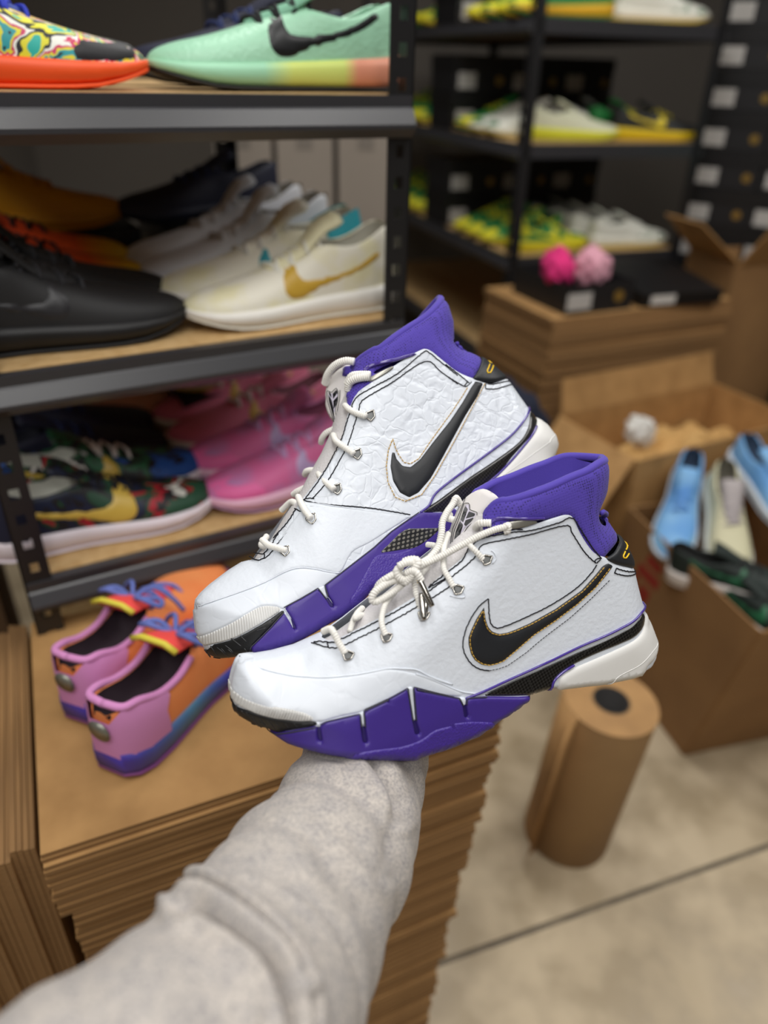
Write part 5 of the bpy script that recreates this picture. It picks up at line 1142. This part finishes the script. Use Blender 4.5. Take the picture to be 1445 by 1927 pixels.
# ================================================================== the arm holding the shoes
SWEAT = mat('heather_grey_sweatshirt', 'bdb9b5', .9, sheen=.1)
def sweat_nodes():
    N, L, b = nodes_of(SWEAT); tc = N.new('ShaderNodeTexCoord'); mp = N.new('ShaderNodeMapping'); mp.inputs['Scale'].default_value = (1, 1, 1); L.new(tc.outputs['Object'], mp.inputs[0])
    n = N.new('ShaderNodeTexNoise'); n.inputs['Scale'].default_value = 520; n.inputs['Detail'].default_value = 4; n.inputs['Roughness'].default_value = .7; L.new(mp.outputs[0], n.inputs['Vector'])
    r = N.new('ShaderNodeValToRGB'); r.color_ramp.elements[0].position = .38; r.color_ramp.elements[1].position = .58; r.color_ramp.elements[0].color = lin('78767a'); r.color_ramp.elements[1].color = lin('cac2b9'); L.new(n.outputs[0], r.inputs[0])
    n2 = N.new('ShaderNodeTexNoise'); n2.inputs['Scale'].default_value = 90; n2.inputs['Detail'].default_value = 3; L.new(mp.outputs[0], n2.inputs['Vector'])
    r2 = N.new('ShaderNodeValToRGB'); r2.color_ramp.elements[0].position = .4; r2.color_ramp.elements[1].position = .6; r2.color_ramp.elements[0].color = lin('a29d9b'); r2.color_ramp.elements[1].color = lin('bbb3ab'); L.new(n2.outputs[0], r2.inputs[0])
    m = N.new('ShaderNodeMixRGB'); m.inputs[0].default_value = .5; L.new(r.outputs[0], m.inputs[1]); L.new(r2.outputs[0], m.inputs[2]); L.new(m.outputs[0], b.inputs['Base Color'])
    bp = N.new('ShaderNodeBump'); bp.inputs['Strength'].default_value = .35; bp.inputs['Distance'].default_value = .0006; L.new(n.outputs[0], bp.inputs['Height']); L.new(bp.outputs[0], b.inputs['Normal'])
sweat_nodes()
rings_ = [(718, 1350, .668, .033), (704, 1386, .640, .044), (692, 1420, .606, .0505), (668, 1490, .57, .0505), (632, 1591, .52, .0550), (580, 1665, .482, .0590), (538, 1738, .45, .0618), (470, 1855, .402, .0635), (405, 1960, .36, .0640), (265, 2080, .325, .0650), (90, 2240, .29, .0660), (-150, 2420, .26, .068)]
K_ = np.array(rings_); Pw = np.array([atd(x, y, d) for x, y, d, r in rings_])
t_ = np.linspace(0, len(K_)-1, 460); C3 = catmull(Pw, 24); ti = np.linspace(0, len(K_)-1, len(C3))
Cc = np.stack([np.interp(t_, ti, C3[:, i]) for i in range(3)], 1); Rr = np.interp(t_, np.arange(len(K_)), K_[:, 3])
NA = 260; Tn = np.gradient(Cc, axis=0); Tn /= np.linalg.norm(Tn, axis=1)[:, None]
V_ = np.zeros((len(Cc), NA, 3)); Nrm = np.zeros_like(V_)
for i in range(len(Cc)):
    a = np.cross(Tn[i], FWD); a /= np.linalg.norm(a); b = np.cross(Tn[i], a)
    th = np.linspace(0, 2*PI, NA, endpoint=False); nn = np.outer(np.cos(th), a)+np.outer(np.sin(th), b); Nrm[i] = nn
    V_[i] = Cc[i]+nn*Rr[i]
def project(P):
    d = P-CAM; z = d@FWD; return np.stack([CX+FPX*(d@RT)/z, CY-FPX*(d@UP)/z], -1)
PX = project(V_.reshape(-1, 3)); facing = ((CAM-V_.reshape(-1, 3))*Nrm.reshape(-1, 3)).sum(1) > 0
disp = np.zeros(len(PX))
folds = [([(322, 1684), (345, 1671), (385, 1670), (430, 1690), (480, 1728), (525, 1775), (552, 1820), (562, 1850)], 8, .0190, .0045),
         ([(335, 1716), (375, 1716), (420, 1742), (465, 1780), (505, 1825), (528, 1868), (538, 1930), (540, 2000)], 8, .0190, .0045),
         ([(678, 1405), (700, 1428), (722, 1460), (742, 1505), (750, 1540)], 8, .0060, .0025),
         ([(574, 1870), (580, 1900), (582, 1960)], 8, .0070, .003),
         ([(500, 1960), (512, 1880), (500, 1830)], 14, .0020, .001),
         ([(760, 1480), (735, 1560), (728, 1640)], 14, .0022, .0012), ([(575, 1430), (610, 1424), (660, 1432)], 8, .002, .001),
         ([(600, 1560), (620, 1640), (660, 1700)], 22, .0016, .001)]
for pts, wd, dep, bul in folds:
    c = catmull(np.array(pts, float), 5); d = pdist(PX, c)
    ends = np.clip(np.minimum(np.linalg.norm(PX-c[0], axis=1), np.linalg.norm(PX-c[-1], axis=1))/30, 0, 1)
    disp += facing*ends*(-dep*np.exp(-(d/wd)**2)+bul*np.exp(-((d-wd*2.6)/(wd*1.6))**2))
ii, jj_ = np.meshgrid(np.arange(len(Cc)), np.arange(NA), indexing='ij'); tv = t_[ii]; av = jj_*2*PI/NA
low = .0016*np.sin(tv*3.1+2*np.sin(av))*np.cos(av*2+tv)+.0009*np.sin(tv*7+av*3)
V_ = V_+Nrm*(disp.reshape(len(Cc), NA)+low)[..., None]
vv = V_.reshape(-1, 3); n_ = len(Cc)
F = [(i*NA+k_, i*NA+(k_+1) % NA, (i+1)*NA+(k_+1) % NA, (i+1)*NA+k_) for i in range(n_-1) for k_ in range(NA)]+[tuple(range(NA))[::-1], tuple((n_-1)*NA+k_ for k_ in range(NA))]
base = atd(-150, 2420, .26)
person = thing('person', 'person in a heather grey sweatshirt, one arm stretched out holding up both shoes', 'person', tuple(base))
obj('sleeve', vv-base, F, SWEAT, person)
# forearm and hand under the shoes, one continuous body
SKIN = mat('skin', 'c48a68', .5)
J = {}; 
def jp(name, x, y, d, r): J[name] = (atd(x, y, d)-base, r)
jp('elbow', 485, 1848, .402, .040); jp('fore', 592, 1665, .482, .034); jp('wrist', 704, 1392, .636, .025); jp('palm0', 720, 1345, .674, .026); jp('palm1', 738, 1300, .694, .026)
fing = {'index': [(690, 1268, .690), (682, 1235, .700), (684, 1212, .697), (690, 1196, .690)], 'middle': [(725, 1258, .697), (722, 1222, .708), (724, 1198, .705), (730, 1182, .697)],
        'ring': [(760, 1258, .700), (762, 1225, .711), (766, 1202, .708), (771, 1188, .700)], 'little': [(792, 1268, .699), (798, 1242, .706), (802, 1224, .703), (805, 1212, .697)],
        'thumb': [(780, 1325, .672), (815, 1300, .682), (835, 1278, .684), (848, 1260, .682)]}
names = ['palm1', 'palm0', 'wrist', 'fore', 'elbow']; edges = [(0, 1), (1, 2), (2, 3), (3, 4)]; pv = [J[n] for n in names]
rad = {'index': (.0105, .0088, .0080, .0068), 'middle': (.0108, .009, .0082, .007), 'ring': (.0102, .0086, .0078, .0066), 'little': (.009, .0076, .0068, .0058), 'thumb': (.0125, .0105, .0095, .008)}
for k_, pts in fing.items():
    prev = 1 if k_ == 'thumb' else 0
    for q, (x, y, d) in enumerate(pts):
        pv.append((atd(x, y, d)-base, rad[k_][q])); edges.append((prev, len(pv)-1)); prev = len(pv)-1
me = bpy.data.meshes.new('body'); me.from_pydata([tuple(p) for p, r in pv], edges, []); me.materials.append(SKIN)
bo = bpy.data.objects.new('body', me); COL.objects.link(bo); bo.parent = person
m = bo.modifiers.new('skin', 'SKIN'); m.use_smooth_shade = True
for i, (p, r) in enumerate(pv): me.skin_vertices[0].data[i].radius = (r, r)
me.skin_vertices[0].data[0].use_root = True
m = bo.modifiers.new('sub', 'SUBSURF'); m.levels = 2; m.render_levels = 2
